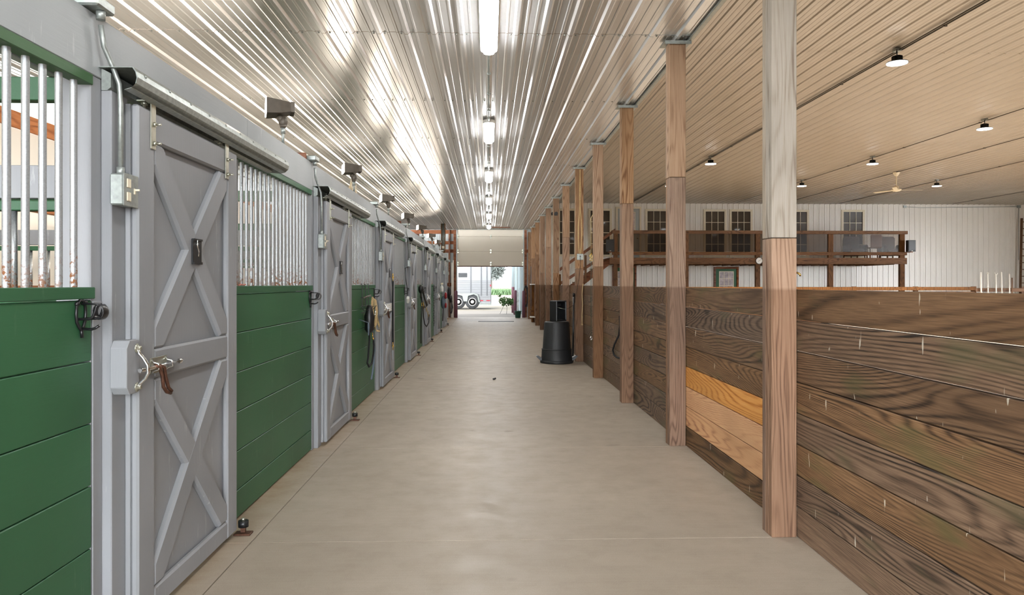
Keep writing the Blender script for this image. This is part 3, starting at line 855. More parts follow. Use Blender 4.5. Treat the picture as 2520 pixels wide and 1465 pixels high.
# ------------------------------------------------------------------ flood lights on the beam
def flood_proto():
    y = 5.85; X = -1.63; o = (X, y, 2.6)
    t = thing('flood_light', 'x', 'light', o, 'bronze flood lights on the header beam')
    q = B(off=o); q.cyl((X, y, 2.598), (X, y, 2.74), .012); q.cyl((X, y, 2.69), (X, y, 2.735), .018); q.out('conduit_stem', M['galv'], t)
    q = B(off=o); q.ball((X, y, 2.785), .036, 12, (1, .8, 1.3)); q.cyl((X, y, 2.735), (X, y, 2.76), .02, .03); q.ball((X-.02, y, 2.81), .03, 10); q.out('swivel', M['bronze'], t)
    rot = Matrix.Rotation(math.radians(18), 3, 'Z')
    pv = (X, y, 2.88)
    q = B(off=o)
    def R(p): return Vector(pv)+rot@(Vector(p)-Vector(pv))
    f = [(X-.125, y-.115, 2.825), (X-.125, y+.115, 2.825), (X-.125, y+.115, 2.945), (X-.125, y-.115, 2.945)]
    m_ = [(X-.02, y-.10, 2.835), (X-.02, y+.10, 2.835), (X-.02, y+.10, 2.935), (X-.02, y-.10, 2.935)]
    g = [(X+.06, y-.08, 2.855), (X+.06, y+.08, 2.855), (X+.06, y+.08, 2.925), (X+.06, y-.08, 2.925)]
    rings = [[q.V(R(p)) for p in r] for r in (f, m_, g)]
    for i in range(2):
        for j in range(4): q.bm.faces.new((rings[i][j], rings[i][(j+1) % 4], rings[i+1][(j+1) % 4], rings[i+1][j]))
    q.bm.faces.new(rings[0]); q.bm.faces.new(rings[2]); q.out('housing', M['bronze'], t)
    q = B(off=o)
    for i in range(11):
        yy = y-.078+.0156*i; q.box(X+.055, X+.085, yy-.003, yy+.003, 2.85, 2.93, 0, rot, pv)
    q.out('cooling_fins', M['bronze'], t)
    q = B(off=o); q.box(X-.134, X-.126, y-.105, y+.105, 2.832, 2.938, .002, rot, pv); q.out('lens', M['flood'], t)
    lv = rot@Vector((-.1355, 0, 0)); lamp_in(t, (lv.x, lv.y, .28+.005), (PI/2, 0, PI/2+math.radians(18)), P_FLOOD, (1, .86, .70), .20, .10)
    return t
fl = flood_proto()
for k in range(7):
    c = fl if k == 0 else copy_tree(fl)
    c.location.y = 5.85+3.05*k
    c['label'] = ['bronze flood light nearest the camera, standing on the grey beam', 'second bronze flood light on the grey beam, just before the round fan', 'third bronze flood light on the beam, just beyond the round fan',
                  'fourth lit flood light along the beam', 'fifth lit flood light along the beam', 'sixth lit flood light along the beam', 'last lit flood light at the far end of the beam'][k]

# round fan lying behind the beam
yf = 10.6; o = (-1.95, yf, 2.75)
t = thing('round_fan', 'round wire fan leaning behind the grey beam, warm lit', 'fan', o)
q = B(off=o)
for r in (.29, .22, .15, .08):
    q.tube([(-1.95+.0*r, yf+r*math.cos(a), 2.75+r*math.sin(a)) for a in [2*PI*i/28 for i in range(28)]], .004, 6, closed=True)
for i in range(24):
    a = 2*PI*i/24; q.tube([(-1.93, yf+.05*math.cos(a), 2.75+.05*math.sin(a)), (-1.95, yf+.29*math.cos(a), 2.75+.29*math.sin(a))], .0022, 5)
q.out('wire_guard', M['ivory'], t)
q = B(off=o)
for i in range(3):
    a = 2*PI*i/3+.4; c_, s_ = math.cos(a), math.sin(a)
    q.face([(-1.985, yf+.05*c_-.04*s_, 2.75+.05*s_+.04*c_), (-1.985, yf+.24*c_-.09*s_, 2.75+.24*s_+.09*c_), (-1.955, yf+.24*c_+.09*s_, 2.75+.24*s_-.09*c_), (-1.965, yf+.05*c_+.04*s_, 2.75+.05*s_-.04*c_)])
q.out('blades', M['rope_tan'], t)
B(off=o).lathe([(.0, -.14), (.07, -.13), (.07, -.04), (.03, -.02), (.03, .0)], (-1.95, yf, 2.75), 20, 'X').out('motor', M['plastic'], t)
B(off=o).box(-2.05, -1.80, yf-.03, yf+.03, 2.40, 2.44, .003).out('bracket', M['galv'], t)

# small orange timber blocks above the beam and brown post at the end of the row
for i, (px, nm) in enumerate(((728, 'small orange timber block on the beam just beyond the first flood light'), (975, 'small orange timber block on the beam by the third flood light'), (1022, 'small orange timber block on the beam between the fourth and fifth flood lights'))):
    y = wy(px, -1.7)
    o = (-1.7, y, 2.6)
    tag(B(off=o).box(-1.79, -1.61, y-.02, y+.02, 2.60, 2.655, .003).out('timber_block', M['girt']), nm, 'timber')
o = (-1.72, 27.6, 2.6)
t = thing('timber_post', 'brown timber stub post from the end of the grey beam up to the ceiling', 'post', o)
B(off=o).box(-1.80, -1.64, 27.55, 27.69, 2.60, CZ-.005, .004).out('post_core', M['deckZ'], t)
q = B(off=o)
for x in (-1.75, -1.71, -1.68): q.cyl((x, 27.54, 2.75), (x, 27.54, CZ-.01), .012, seg=8)
q.out('conduit', M['galv'], t)
B(off=o).box(-1.76, -1.67, 27.50, 27.55, 2.82, 2.92, .004).out('electrical_box', M['ivory'], t)

# ------------------------------------------------------------------ ceiling lights of the aisle
y0 = 6.25
o = (0, y0, CZ)
t0 = thing('ceiling_light', 'x', 'light', o, 'vapour tight strip lights over the aisle')
def stadium(q, w, l, z0, z1, cx=0, cy=y0):
    pts = []
    for i in range(9): a = PI*i/8; pts.append((cx+w*math.cos(a), cy+l+w*math.sin(a)))
    for i in range(9): a = PI+PI*i/8; pts.append((cx+w*math.cos(a), cy-l+w*math.sin(a)))
    q.prism(pts, 'Z', z0, z1)
q = B(off=o); stadium(q, .078, .58, CZ-.075, CZ-.03); q.box(-.03, .03, y0-.5, y0-.44, CZ-.03, CZ); q.box(-.03, .03, y0+.44, y0+.5, CZ-.03, CZ); q.out('housing', M['white'], t0)
q = B(off=o); stadium(q, .074, .575, CZ-.120, CZ-.075)
bmesh.ops.bevel(q.bm, geom=[e for e in q.bm.edges if all(abs(v.co.z+.120) < 1e-4 for v in e.verts)], offset=.025, segments=3, affect='EDGES'); q.out('diffuser', M['tube'], t0)
for s_ in (1, -1): q = B(off=o); q.cyl((0, y0+s_*.65, CZ-.045), (0, y0+s_*.75, CZ-.03), .014); q.out('cable_gland', M['galv'], t0)
for k in (0, 1, 2, 3, 4, 5, -1):
    c = t0 if k == 0 else copy_tree(t0)
    c.location.y = y0+4.35*k
    c['label'] = ['large lit strip light at the top of the aisle ceiling, nearest the camera', 'second lit strip light down the aisle ceiling', 'third lit strip light down the aisle ceiling', 'fourth lit strip light down the aisle ceiling',
                  'fifth lit strip light down the aisle ceiling', 'last small lit strip light above the far end of the aisle', 'strip light overhead behind the camera view'][k]
q = B(off=(0, 15, CZ))
q.tube([(0, 1, CZ-.036), (0, 28.6, CZ-.036)], .009, 8)
for i in range(34): q.box(-.022, .022, 1.2+.82*i, 1.22+.82*i, CZ-.048, CZ-.026)
tag(q.out('conduit', M['galv']), 'steel conduit linking the strip lights along the aisle ceiling', 'conduit')
q = B(off=(.4, 28.9, CZ)); q.box(.12, .85, 28.85, 28.95, CZ-.05, CZ-.022, .003)
tag(q.out('timber_board', M['girt']), 'brown board across the aisle ceiling by the last strip light', 'timber')

# ------------------------------------------------------------------ arena high bay lights
BX = {0: 6.3, 1: 10.9, 2: 15.6}
def bay_proto():
    o = (0, 0, AZ)
    t = thing('high_bay_light', 'x', 'light', o, 'round high bay lights of the arena')
    q = B(off=o); q.box(-.05, .05, -.05, .05, AZ-.06, AZ-.012, .004); q.out('junction_box', M['galv'], t)
    q = B(off=o); q.tube([(-.0, -.03, AZ-.05), (-.06, -.10, AZ-.06), (-.08, -.12, AZ-.11), (-.05, -.08, AZ-.14), (-.02, -.03, AZ-.15)], .006, 6); q.tube([(0, 0, AZ-.06), (0, 0, AZ-.13)], .008, 6); q.out('cord', M['iron'], t)
    q = B(off=o); q.lathe([(.02, -.12), (.065, -.13), (.075, -.205), (.09, -.21), (.155, -.225), (.160, -.238)], (0, 0, AZ), 28)
    for i in range(20):
        a = 2*PI*i/20; q.box(.06, .078, -.002, .002, AZ-.205, AZ-.135, 0, Matrix.Rotation(a, 3, 'Z'), (0, 0, AZ))
    q.out('housing', M['plastic'], t)
    q = B(off=o); q.lathe([(.148, -.239), (.150, -.247), (.12, -.252)], (0, 0, AZ), 28); ln = q.out('lens', M['bay'], t)
    lamp_in(t, (0, 0, -.2535), (0, 0, 0), P_BAY, (1, .98, .96), .28).data.spread = math.radians(120)
    q = B(off=o); q.lathe([(.012, -.252), (.012, -.266), (.004, -.27)], (0, 0, AZ), 10); q.out('sensor', M['plastic'], ln)
    return t
bp = bay_proto(); first = True
for (r, d, lab) in ((0, 11.3, 'large lit round high bay light nearest the camera in the arena'), (0, 16.0, 'high bay light hidden behind the nearest timber post'), (0, 20.8, 'small lit high bay light between the two nearest timber posts'),
                    (0, 25.5, 'far high bay light behind the second timber post'), (1, 16.1, 'lit high bay light nearest the upper right of the arena ceiling'), (1, 20.8, 'lit high bay light just left of the ceiling fan'),
                    (1, 25.5, 'lit high bay light just right of the nearest timber post'), (2, 25.5, 'lit high bay light just right of the ceiling fan'),
                    (0, 6.6, 'high bay light above the near end of the arena'), (1, 6.6, 'high bay light above the near right of the arena'), (1, 11.3, 'high bay light in the middle row near the camera'),
                    (2, 11.3, 'high bay light of the far row near the camera'), (2, 16.1, 'high bay light of the far row'), (2, 20.8, 'high bay light of the far row beyond the frame')):
    c = bp if first else copy_tree(bp); first = False
    c.location = (BX[r], d-.0316*BX[r], AZ); c['label'] = lab
for i, (X, lab) in enumerate(((6.36, 'steel conduit feeding the nearest row of high bay lights'), (10.98, 'steel conduit feeding the middle row of high bay lights'), (13.15, 'thin conduit feeding the ceiling fan'),
                              (15.7, 'steel conduit feeding the far row of high bay lights'), (20.9, 'thin conduit near the far wall of the arena ceiling'))):
    q = B(off=(X, 15, AZ)); q.tube([(X, -3, AZ-.042), (X, 32.3, AZ-.042)], .011, 8)
    if i == 0: q.tube([(X-.05, -3, AZ-.042), (X-.05, 32.3, AZ-.042)], .011, 8)
    for j in range(12): q.box(X-.03, X+.03, -2+3*j, -1.97+3*j, AZ-.056, AZ-.030)
    tag(q.out('conduit', M['bronze']), lab, 'conduit', 'ceiling conduits of the arena')
# fan
X, Y = 13.2, 23.7-.4; o = (X, Y, AZ)
t = thing('ceiling_fan', 'cream ceiling fan hanging from the arena ceiling on a thin rod', 'ceiling fan', o)
q = B(off=o); q.lathe([(.03, -.16), (.06, -.13), (.11, -.05), (.11, -.03)], (X, Y, AZ), 20); q.out('canopy', M['ivory'], t)
B(off=o).cyl((X, Y, AZ-.50), (X, Y, AZ-.14), .018).out('downrod', M['ivory'], t)
B(off=o).lathe([(.02, -.66), (.10, -.645), (.15, -.61), (.15, -.59), (.08, -.585), (.07, -.48), (.05, -.475)], (X, Y, AZ), 24).out('motor', M['ivory'], t)
for i in range(3):
    a = math.radians(-4+120*i)
    q = B(off=o); q.box(X+.15, X+.80, Y-.065, Y+.065, AZ-.615, AZ-.607, .002, Matrix.Rotation(a, 3, 'Z')@Matrix.Rotation(.12, 3, 'X'), (X, Y, AZ-.61)); q.out('blade', M['ivory'], t)

# ------------------------------------------------------------------ windows and doors of the lounge wall
for i, w in enumerate(wins):
    o = ((w[0]+w[1])/2, YE, w[2])
    t = B(off=o); f = .10
    y0_, y1_ = YE-.05, YE+.02
    t.box(w[0]-f, w[0], y0_, y1_, w[2]-f, w[3]+f, .004); t.box(w[1], w[1]+f, y0_, y1_, w[2]-f, w[3]+f, .004)
    t.box(w[0], w[1], y0_, y1_, w[3], w[3]+f, .004); t.box(w[0], w[1], y0_, y1_, w[2]-f, w[2], .004)
    wo = t.out('window_%d' % (i+2), M['ivory']); struct(wo, 'cream framed sash window in the lounge wall')
    g = B(off=o); zm = (w[2]+w[3])/2
    g.box(w[0], w[1], YE-.03, YE+.0, zm-.02, zm+.02)
    for j in (1, 2):
        x = w[0]+(w[1]-w[0])*j/3; g.box(x-.012, x+.012, YE-.022, YE-.006, w[2], w[3])
    for a_, c_ in ((w[2], zm), (zm, w[3])):
        z = (a_+c_)/2; g.box(w[0], w[1], YE-.022, YE-.006, z-.012, z+.012)
    g.out('muntins', M['ivory'], wo)
    B(off=o).box(w[0], w[1], YE+.0, YE+.01, w[2], w[3]).out('glass', M['dark_glass'], wo)
def lounge_door(nm, d, trim_m, leaf_m, pane_px, lab, glass):
    o = ((d[0]+d[1])/2, YE, d[2]); f = .09
    q = B(off=o)
    q.box(d[0]-f, d[0], YE-.06, YE+.02, d[2], d[3]+f, .004); q.box(d[1], d[1]+f, YE-.06, YE+.02, d[2], d[3]+f, .004); q.box(d[0], d[1], YE-.06, YE+.02, d[3], d[3]+f, .004)
    do = struct(q.out(nm, M[trim_m]), lab)
    B(off=o).box(d[0]+.004, d[1]-.004, YE-.03, YE+.01, d[2]+.01, d[3]-.004, .003).out('door_leaf', M[leaf_m], do)
    p = px_rect(*pane_px)
    q = B(off=o); q.box(p[0]-.02, p[1]+.02, YE-.045, YE-.03, p[2]-.02, p[3]+.02, .002)
    fr = q.out('pane_frame', M['ivory'], do)
    q = B(off=o)
    for i in range(3):
        for j in range(3):
            x0_ = p[0]+(p[1]-p[0])*i/3+.012; x1_ = p[0]+(p[1]-p[0])*(i+1)/3-.012; z0_ = p[2]+(p[3]-p[2])*j/3+.012; z1_ = p[2]+(p[3]-p[2])*(j+1)/3-.012
            q.box(x0_, x1_, YE-.048, YE-.044, z0_, z1_)
    q.out('panes', M[glass], fr)
    B(off=o).ball((d[1]-.09, YE-.07, d[2]+1.0), .03, 8).out('knob', M['brass'], do)
lounge_door('door_1', updoor, 'ivory', 'wallgrey', (1545, 1562, 523, 575), 'grey lounge door at the top of the stairs, cream frame', 'frost')
lounge_door('door_2', gd, 'girt', 'green', (1770, 1804, 669, 720), 'green ground floor door with a small paned window', 'frost')
lounge_door('door_3', gd2, 'girt', 'green', (1520, 1546, 669, 720), 'green ground floor door by the foot of the stairs', 'frost')

# wall conduit
q = B(off=(20, YE, 5)); xa, xb = wx(2225, YE), wx(2505, YE)
q.tube([(xa, YE-.05, AZ-.12), (xa+.8, YE-.05, AZ-.16), (xb, YE-.05, AZ-.10)], .011, 8); q.box(xa-.07, xa+.07, YE-.09, YE-.03, AZ-.17, AZ-.06, .006); q.box(xb-.08, xb+.08, YE-.09, YE-.03, AZ-.16, AZ-.04, .006)
q.tube([(xb, YE-.05, AZ-.1), (xb, YE-.05, 2.6)], .011, 8)
tag(q.out('conduit', M['galv']), 'wall conduit with square boxes at the top right of the white wall', 'conduit')

# ------------------------------------------------------------------ viewing deck
DKY = 30.4
dx0, dx1 = wx(1500, DKY), wx(2231, DKY)
t = thing('viewing_deck', 'brown timber viewing deck on posts against the white wall', 'deck', ((dx0+dx1)/2, DKY, 0)); o = ((dx0+dx1)/2, DKY, 0)
q = B(off=o); zb0, zb1 = wz(650, 8, DKY), wz(634.5, 8, DKY)
q.box(dx0, dx1-.0, DKY-.04, DKY, zb0, zb1, .004); q.out('rim_beam', M['deckX'], t)
q = B(off=o)
for i in range(17):
    y = DKY+.002+.142*i; q.box(dx0+.02, dx1-.05, y, y+.137, zb1-.03, zb1, .003)
q.out('deck_boards', M['deckX'], t)
q = B(off=o); x = dx0+.2
while x < dx1-.2:
    q.box(x-.02, x+.02, DKY+.002, YE-.06, zb0-.02, zb1-.032); x += .41
q.out('joists', M['deckZ'], t)
pxs = [(1511, 1520), (1687, 1695), (1860, 1871), (2039, 2051), (2215, 2227)]
zr0, zr1 = wz(575.5, 8, DKY), wz(567.5, 8, DKY); zm0, zm1 = wz(628, 8, DKY), wz(620, 8, DKY)
for a, c_ in pxs:
    xa, xb = wx(a, DKY), wx(c_, DKY)
    B(off=o).box(xa, xb, DKY+.001, DKY+.14, 0, zr0, .004).out('post', M['deckZ'], t)
q = B(off=o); q.box(dx0+.1, dx1+.03, DKY-.05, DKY+.13, zr0+.002, zr1, .004); q.out('top_rail', M['deckX'], t)
q = B(off=o); q.box(dx0+.1, dx1, DKY-.045, DKY-.001, zm0, zm1, .004); q.out('mid_rail', M['deckX'], t)
for (a, c_), (a2, c2) in zip(pxs, pxs[1:]):
    xa, xb = wx(c_, DKY)+.01, wx(a2, DKY)-.01
    B(off=o).box(xa, xb, DKY+.05, DKY+.056, zm1+.01, zr0-.005).out('smoked_panel', M['tint'], t, label='smoked see-through guard panel')
# stairs
def sxz(px, py, Y=DKY+.2): X = wx(px, Y); return (X, wz(py, X, Y))
t = thing('staircase', 'brown timber stairs rising to the viewing deck behind the far posts', 'stairs', (4.3, DKY+.5, 0)); o = (4.3, DKY+.5, 0)
A = sxz(1505, 648); Bp = (A[0]-3.05, A[1]-2.25)
for nm_, yy in (('stringer', DKY+.15), ('stringer', DKY+1.15)):
    q = B(off=o); q.prism([(A[0], A[1]), (A[0], A[1]+.26), (Bp[0]-.1, Bp[1]+.26), (Bp[0]-.1, Bp[1]+.0), (Bp[0]+.15, Bp[1])], 'Y', yy, yy+.04); q.out(nm_, M['girt'], t)
for i in range(12):
    f_ = (i+.5)/12; x = A[0]+(Bp[0]-A[0])*f_; z = A[1]+(Bp[1]-A[1])*f_+.24
    B(off=o).box(x-.16, x+.13, DKY+.19, DKY+1.15, z-.03, z+.005, .003).out('tread', M['deckX'], t)
for (p, r_) in (((1513, 567), (1377, 664)), ((1458, 648), (1377, 699))):
    P0, P1 = sxz(*p), sxz(*r_)
    q = B(off=o); q.prism([(P0[0], P0[1]-.07), (P0[0], P0[1]+.07), (P1[0], P1[1]+.07), (P1[0], P1[1]-.07)], 'Y', DKY+.10, DKY+.14); q.out('handrail', M['girt'], t)
for px in (1377, 1440):
    X = wx(px, DKY+.2); f_ = (A[0]-X)/(A[0]-Bp[0]); z = A[1]+(Bp[1]-A[1])*f_
    B(off=o).box(X-.045, X+.045, DKY+.05, DKY+.10, max(0, z), z+1.15, .003).out('newel', M['deckZ'], t)

# speakers on the deck
def speaker(px0, px1, py0, py1, lab):
    Y = DKY-.12; x0_, x1_ = wx(px0, Y), wx(px1, Y); z0_, z1_ = wz(py1, x0_, Y), wz(py0, x0_, Y)
    o = ((x0_+x1_)/2, Y, z0_); t = thing('loudspeaker', lab, 'speaker', o, 'black loudspeakers on the deck')
    q = B(off=o); q.prism([(x0_+.02, Y+.0), (x1_-.02, Y+.0), (x1_, Y-.22), (x0_, Y-.22)], 'Z', z0_, z1_); q.out('cabinet', M['plastic2'], t)
    B(off=o).box(x0_+.02, x1_-.02, Y-.235, Y-.222, z0_+.05, z1_-.02, .004).out('grille', M['plastic'], t)
    B(off=o).box((x0_+x1_)/2-.03, (x0_+x1_)/2+.03, Y-.237, Y-.234, z0_+.02, z0_+.04).out('badge', M['white'], t)
    B(off=o).box((x0_+x1_)/2-.06, (x0_+x1_)/2+.06, Y-.2, Y+.1, z0_-.03, z0_-.002, .003).out('shelf', M['girt'], t)
speaker(1490, 1510, 590, 620, 'black loudspeaker at the top of the stairs')
speaker(2228, 2246, 592, 620, 'black loudspeaker at the outer end of the viewing deck')

# clock-like round gauge
X, Z = wx(1868, DKY-.06), wz(642, 11, DKY-.06); o = (X, DKY-.05, Z)
t = thing('round_gauge', 'round metal dial gauge on the deck beam by the middle post', 'thermometer', o)
B(off=o).lathe([(.145, -.01), (.15, -.025), (.14, -.035)], (X, DKY-.04, Z), 28, 'Y').out('bezel', M['iron'], t)
B(off=o).lathe([(.13, -.036), (.128, -.039)], (X, DKY-.04, Z), 28, 'Y').out('dial', M['card'], t)
q = B(off=o)
for i in range(12):
    a = 2*PI*i/12; q.cyl((X+.1*math.cos(a), DKY-.081, Z+.1*math.sin(a)), (X+.12*math.cos(a), DKY-.081, Z+.12*math.sin(a)), .004, seg=5)
q.cyl((X-.05, DKY-.083, Z-.03), (X+.08, DKY-.083, Z+.05), .005, seg=5); q.out('needle', M['iron'], t)

# armchairs and carton on the deck
M['brown_fab'] = plain('brown upholstery', srgb(92, 70, 56), .8, 0, .15, 5)
M['carton'] = plain('brown cardboard', srgb(150, 104, 70), .8, 0, .1, 4)
zd = zb1+.002
def armchair(x, lab):
    Y = 31.4; o = (x, Y, zd); t = thing('armchair', lab, 'armchair', o, 'upholstered armchairs on the deck')
    B(off=o).box(x-.3, x+.3, Y-.35, Y+.2, zd+.12, zd+.42, .06).out('seat', M['brown_fab'], t)
    B(off=o).box(x-.36, x+.36, Y+.2, Y+.42, zd+.12, zd+.98, .08).out('backrest', M['brown_fab'], t)
    for s in (-1, 1): B(off=o).box(x+s*.31, x+s*.45, Y-.35, Y+.2, zd+.12, zd+.60, .05).out('armrest', M['brown_fab'], t)
    for s in (-1, 1):
        for y_ in (Y-.3, Y+.35): B(off=o).cyl((x+s*.3, y_, zd), (x+s*.3, y_, zd+.13), .025).out('leg', M['deckZ'], t)
armchair(wx(2103, 31.4), 'dark upholstered armchair on the deck, left of the carton'); armchair(wx(2191, 31.4), 'greyish upholstered armchair on the deck beside the end post')
x = wx(2147, 31.0); o = (x, 30.9, zd)
t = thing('dining_chair', 'brown slat back wooden chair between the armchairs on the deck', 'chair', o)
B(off=o).box(x-.24, x+.24, 30.74, 31.03, zd+.42, zd+.47, .01).out('seat', M['deckX'], t)
q = B(off=o); q.box(x-.25, x+.25, 30.66, 30.72, zd+.44, zd+1.0, .03); q.out('backrest', M['carton'], t)
for s in (-.23, .23):
    for y_ in (30.76, 31.01): B(off=o).box(x+s-.02, x+s+.02, y_-.02, y_+.02, zd, zd+.42).out('leg', M['deckZ'], t)

# rear kick wall of the arena
RY = 27.5
t = thing('arena_barrier', 'low brown timber barrier across the back of the arena', 'fence', (10, RY, 0)); o = (10, RY, 0)
xe = wx(2400, RY)
B(off=o).box(2.0, xe, RY-.02, RY+.02, 1.25, 1.385, .004).out('top_rail', M['deckZ'], t)
B(off=o).box(xe+.01, 24.6, RY-.02, RY+.02, 1.20, 1.34, .004).out('top_rail', M['deckX'], t)
q = B(off=o)
for i in range(5): q.box(2.0, xe, RY+.025, RY+.06, .02+.24*i, .25+.24*i, .003)
q.out('kick_boards', M['deckX'], t)
for x in (4.4, 6.8, 9.2, 11.6, 14.0, 16.4, xe+.02, 20.6, 23.0): B(off=o).box(x-.07, x+.07, RY+.062, RY+.2, -.02, 1.40, .004).out('post', M['deckZ'], t)
# poles
for i, (px, py, m, lab) in enumerate(((2416, 670, 'pvc', 'thick white pole, leftmost of those leaning on the barrier'), (2433, 673, 'pvc', 'white pole with a collared top leaning on the barrier'), (2453, 675, 'pvc', 'white pole with a forked fitting on its top'),
                                      (2467, 670, 'pvc', 'plain slim white pole leaning on the barrier'), (2486, 674, 'pvc', 'white pole beside the short dark stick'), (2491, 684, 'deckZ', 'short dark stick at the end of the pole row'))):
    Y = RY-.12; X = wx(px, Y); z = wz(py, X, Y); q = B(off=(X, Y, 0))
    q.cyl((X, Y, -.02), (X+(.03 if i == 5 else 0), Y+.05, z), .028 if i == 0 else .02)
    if i == 1: q.cyl((X, Y+.05, z-.02), (X, Y+.05, z+.03), .035); q.cyl((X, Y+.04, z-.55), (X, Y+.04, z-.5), .03)
    if i == 2: q.tube([(X-.05, Y+.05, z+.06), (X-.04, Y+.05, z), (X+.04, Y+.05, z-.05), (X+.07, Y+.05, z+.04)], .012, 6)
    tag(q.out('jump_pole', M[m]), lab, 'pole', 'poles leaning at the back of the arena')
# ladder
Y = YE-.25; x0_ = wx(2511, Y); o = (x0_+.25, Y, 0)
t = thing('ladder', 'tall brown wooden ladder leaning at the corner of the white wall', 'ladder', o)
for dx in (0, .5):
    q = B(off=o); q.prism([(x0_+dx-.09, 0), (x0_+dx+.0, 0), (x0_+dx+.09, 4.5), (x0_+dx+.0, 4.5)], 'Y', Y-.05, Y+.0); q.out('side_rail', M['deckZ'], t)
for i in range(14):
    z = .3+.31*i; s = z/4.5*.09; B(off=o).box(x0_+s-.03, x0_+.5+s-.03, Y-.045, Y-.005, z-.018, z+.018).out('rung', M['deckX'], t)

# ------------------------------------------------------------------ things on the arena posts
# metal box + cables on post 5
y = PY[4]; o = (1.75, y, 1.98)
t = thing('electrical_box', 'grey metal box on the timber post, two pale cables rising from it', 'electrical box', o)
B(off=o).box(1.69, 1.81, y-.045, y-.002, 1.96, 2.08, .005).out('box', M['galv'], t)
B(off=o).lathe([(.012, -.0), (.012, -.02)], (1.75, y-.045, 2.03), 10, 'Y').out('plug', M['iron'], t)
for s, m_ in ((-1, .02), (1, .03)):
    pts = []
    for i in range(22):
        f_ = i/21; z = 2.06+(CZ-.07-2.06)*f_
        pts.append((1.75+s*(.008+.028*math.sin(f_*PI*1.9)*(1-f_*.6)), y-.028, z))
    B(off=o).tube(pts, .011, 8).out('cable', M['rope_tan'], t)
B(off=o).tube([(1.75, y-.065, 2.03), (1.75, y-.07, 1.85), (1.73, y-.04, 1.6), (1.69, y-.03, 1.4), (1.66, y-.04, 1.2), (1.63, y-.06, 1.10), (1.5, y-.06, 1.02), (1.40, y-.06, 1.05)], .004, 6).out('power_cord', M['rope_black'], t)
q = B(off=(1.80, y, .7)); q.tube([(1.812, y-.013, 1.50), (1.80, y-.014, 1.44), (1.79, y-.014, 1.3), (1.80, y-.014, 1.1), (1.79, y-.014, .9), (1.79, y-.014, .74)], .009, 8); q.ball((1.79, y-.016, .72), .02, 8)
tag(q.out('cord', M['rope_tan']), 'cream cord hanging down the post under the metal box', 'cord')
q = B(off=(1.64, y+.1, 0)); q.cyl((1.625, y+.10, 0), (1.645, y+.10, 1.26), .018); q.cyl((1.645, y+.1, 1.26), (1.646, y+.1, 1.32), .023)
tag(q.out('pole', M['iron']), 'black pole standing against the post behind the bin', 'pole')
# strap on post 4
y = PY[3]; X = 1.625; o = (X, y, .6)
t = thing('cross_tie', 'green strap with brass clip hanging from a cord on the timber post', 'strap', o)
B(off=o).tube([(X+.04, y+.03, 2.62), (X, y+.0, 2.55), (X, y-.01, 1.98)], .005, 6).out('cord', M['rope_tan'], t)
q = B(off=o); q.tube([(X+.018*math.cos(a), y-.01, 1.94+.03*math.sin(a)) for a in [2*PI*i/12 for i in range(12)]], .005, 6, closed=True); q.ball((X, y-.01, 1.98), .012, 8); q.tube([(X+.02*math.cos(a), y-.01, 1.885+.022*math.sin(a)) for a in [2*PI*i/12 for i in range(12)]], .005, 6, closed=True); q.out('snap', M['brass'], t)
B(off=o).tube([(X, y-.01, 1.86), (X-.004, y-.01, 1.3), (X, y-.01, .68)], .01, 8, flat=(.012, .004)).out('webbing', M['green_web'], t)
q = B(off=o); q.tube([(X+.012*math.cos(a), y-.01, .64+.03*math.sin(a)) for a in [2*PI*i/12 for i in range(12)]], .004, 6, closed=True); q.out('lower_snap', M['chrome'], t)
# cameras
for (k, x, lab) in ((6, 1.735, 'small black camera on the front of the seventh timber post'), (7, 1.86, 'small black camera on the side of the eighth timber post')):
    y = PY[k]-.06; z = wz(526, 1.75, y); q = B(off=(x, y, z)); q.cyl((x, y-.06, z), (x, y+.03, z), .045); q.box(x-.01, x+.01, y+.03, y+.075, z-.02, z+.02); q.cyl((x-.04, y, z-.03), (x+.04, y, z-.03), .02)
    tag(q.out('camera_housing', M['plastic']), lab, 'camera', 'small cameras on the posts')
# hose on the fence
def fx(px, py, X=1.80): Y = wy(px, X); return (X, Y, wz(py, X, Y))
q = B(off=(1.8, 10.3, .5)); q.tube([fx(1525, 778), fx(1526, 800), fx(1523, 825), fx(1512, 848), fx(1508, 862), fx(1511, 874), fx(1518, 880), fx(1527, 882)], .013, 8)
tag(q.out('hose', M['rope_black']), 'black hose looping out from behind the third timber post', 'hose')

# bin with box on top
Yb = wy(1370, 1.29); X = 1.29; o = (X, Yb, 0)
t = thing('trash_can', 'black plastic bin standing upside down on the aisle floor', 'bin', o)
q = B(off=o); q.lathe([(.305, .0), (.315, .008), (.315, .045), (.298, .05), (.293, .06), (.284, .26), (.278, .265), (.268, .28), (.238, .76), (.225, .785), (.19, .79), (.18, .775), (.02, .775)], (X, Yb, 0), 40); q.out('body', M['plastic2'], t)
for s in (-1, 1):
    q = B(off=o); q.prism([(X+s*.29, .05), (X+s*.33, .06), (X+s*.40, .13), (X+s*.36, .14), (X+s*.29, .10)], 'Y', Yb-.07, Yb+.07); q.out('handle', M['plastic'], t)
q = B(off=o); q.tube([(X+.287*math.cos(a), Yb+.287*math.sin(a), .262) for a in [2*PI*i/40 for i in range(40)]], .006, 6, closed=True); q.out('rim_ring', M['plastic2'], t)
z0_ = .79; Yc = Yb; xa, xb = X-.115, X+.17; o = ((xa+xb)/2, Yc, z0_)
t = thing('open_box', 'black plastic box with a hollow front standing on the upturned bin', 'box', o)
rot = Matrix.Rotation(math.radians(38), 3, 'Z')@Matrix.Rotation(math.radians(0), 3, 'X'); pv = o
q = B(off=o); xm = (xa+xb)/2
def Rb(p): return Vector(pv)+rot@(Vector(p)-Vector(pv))
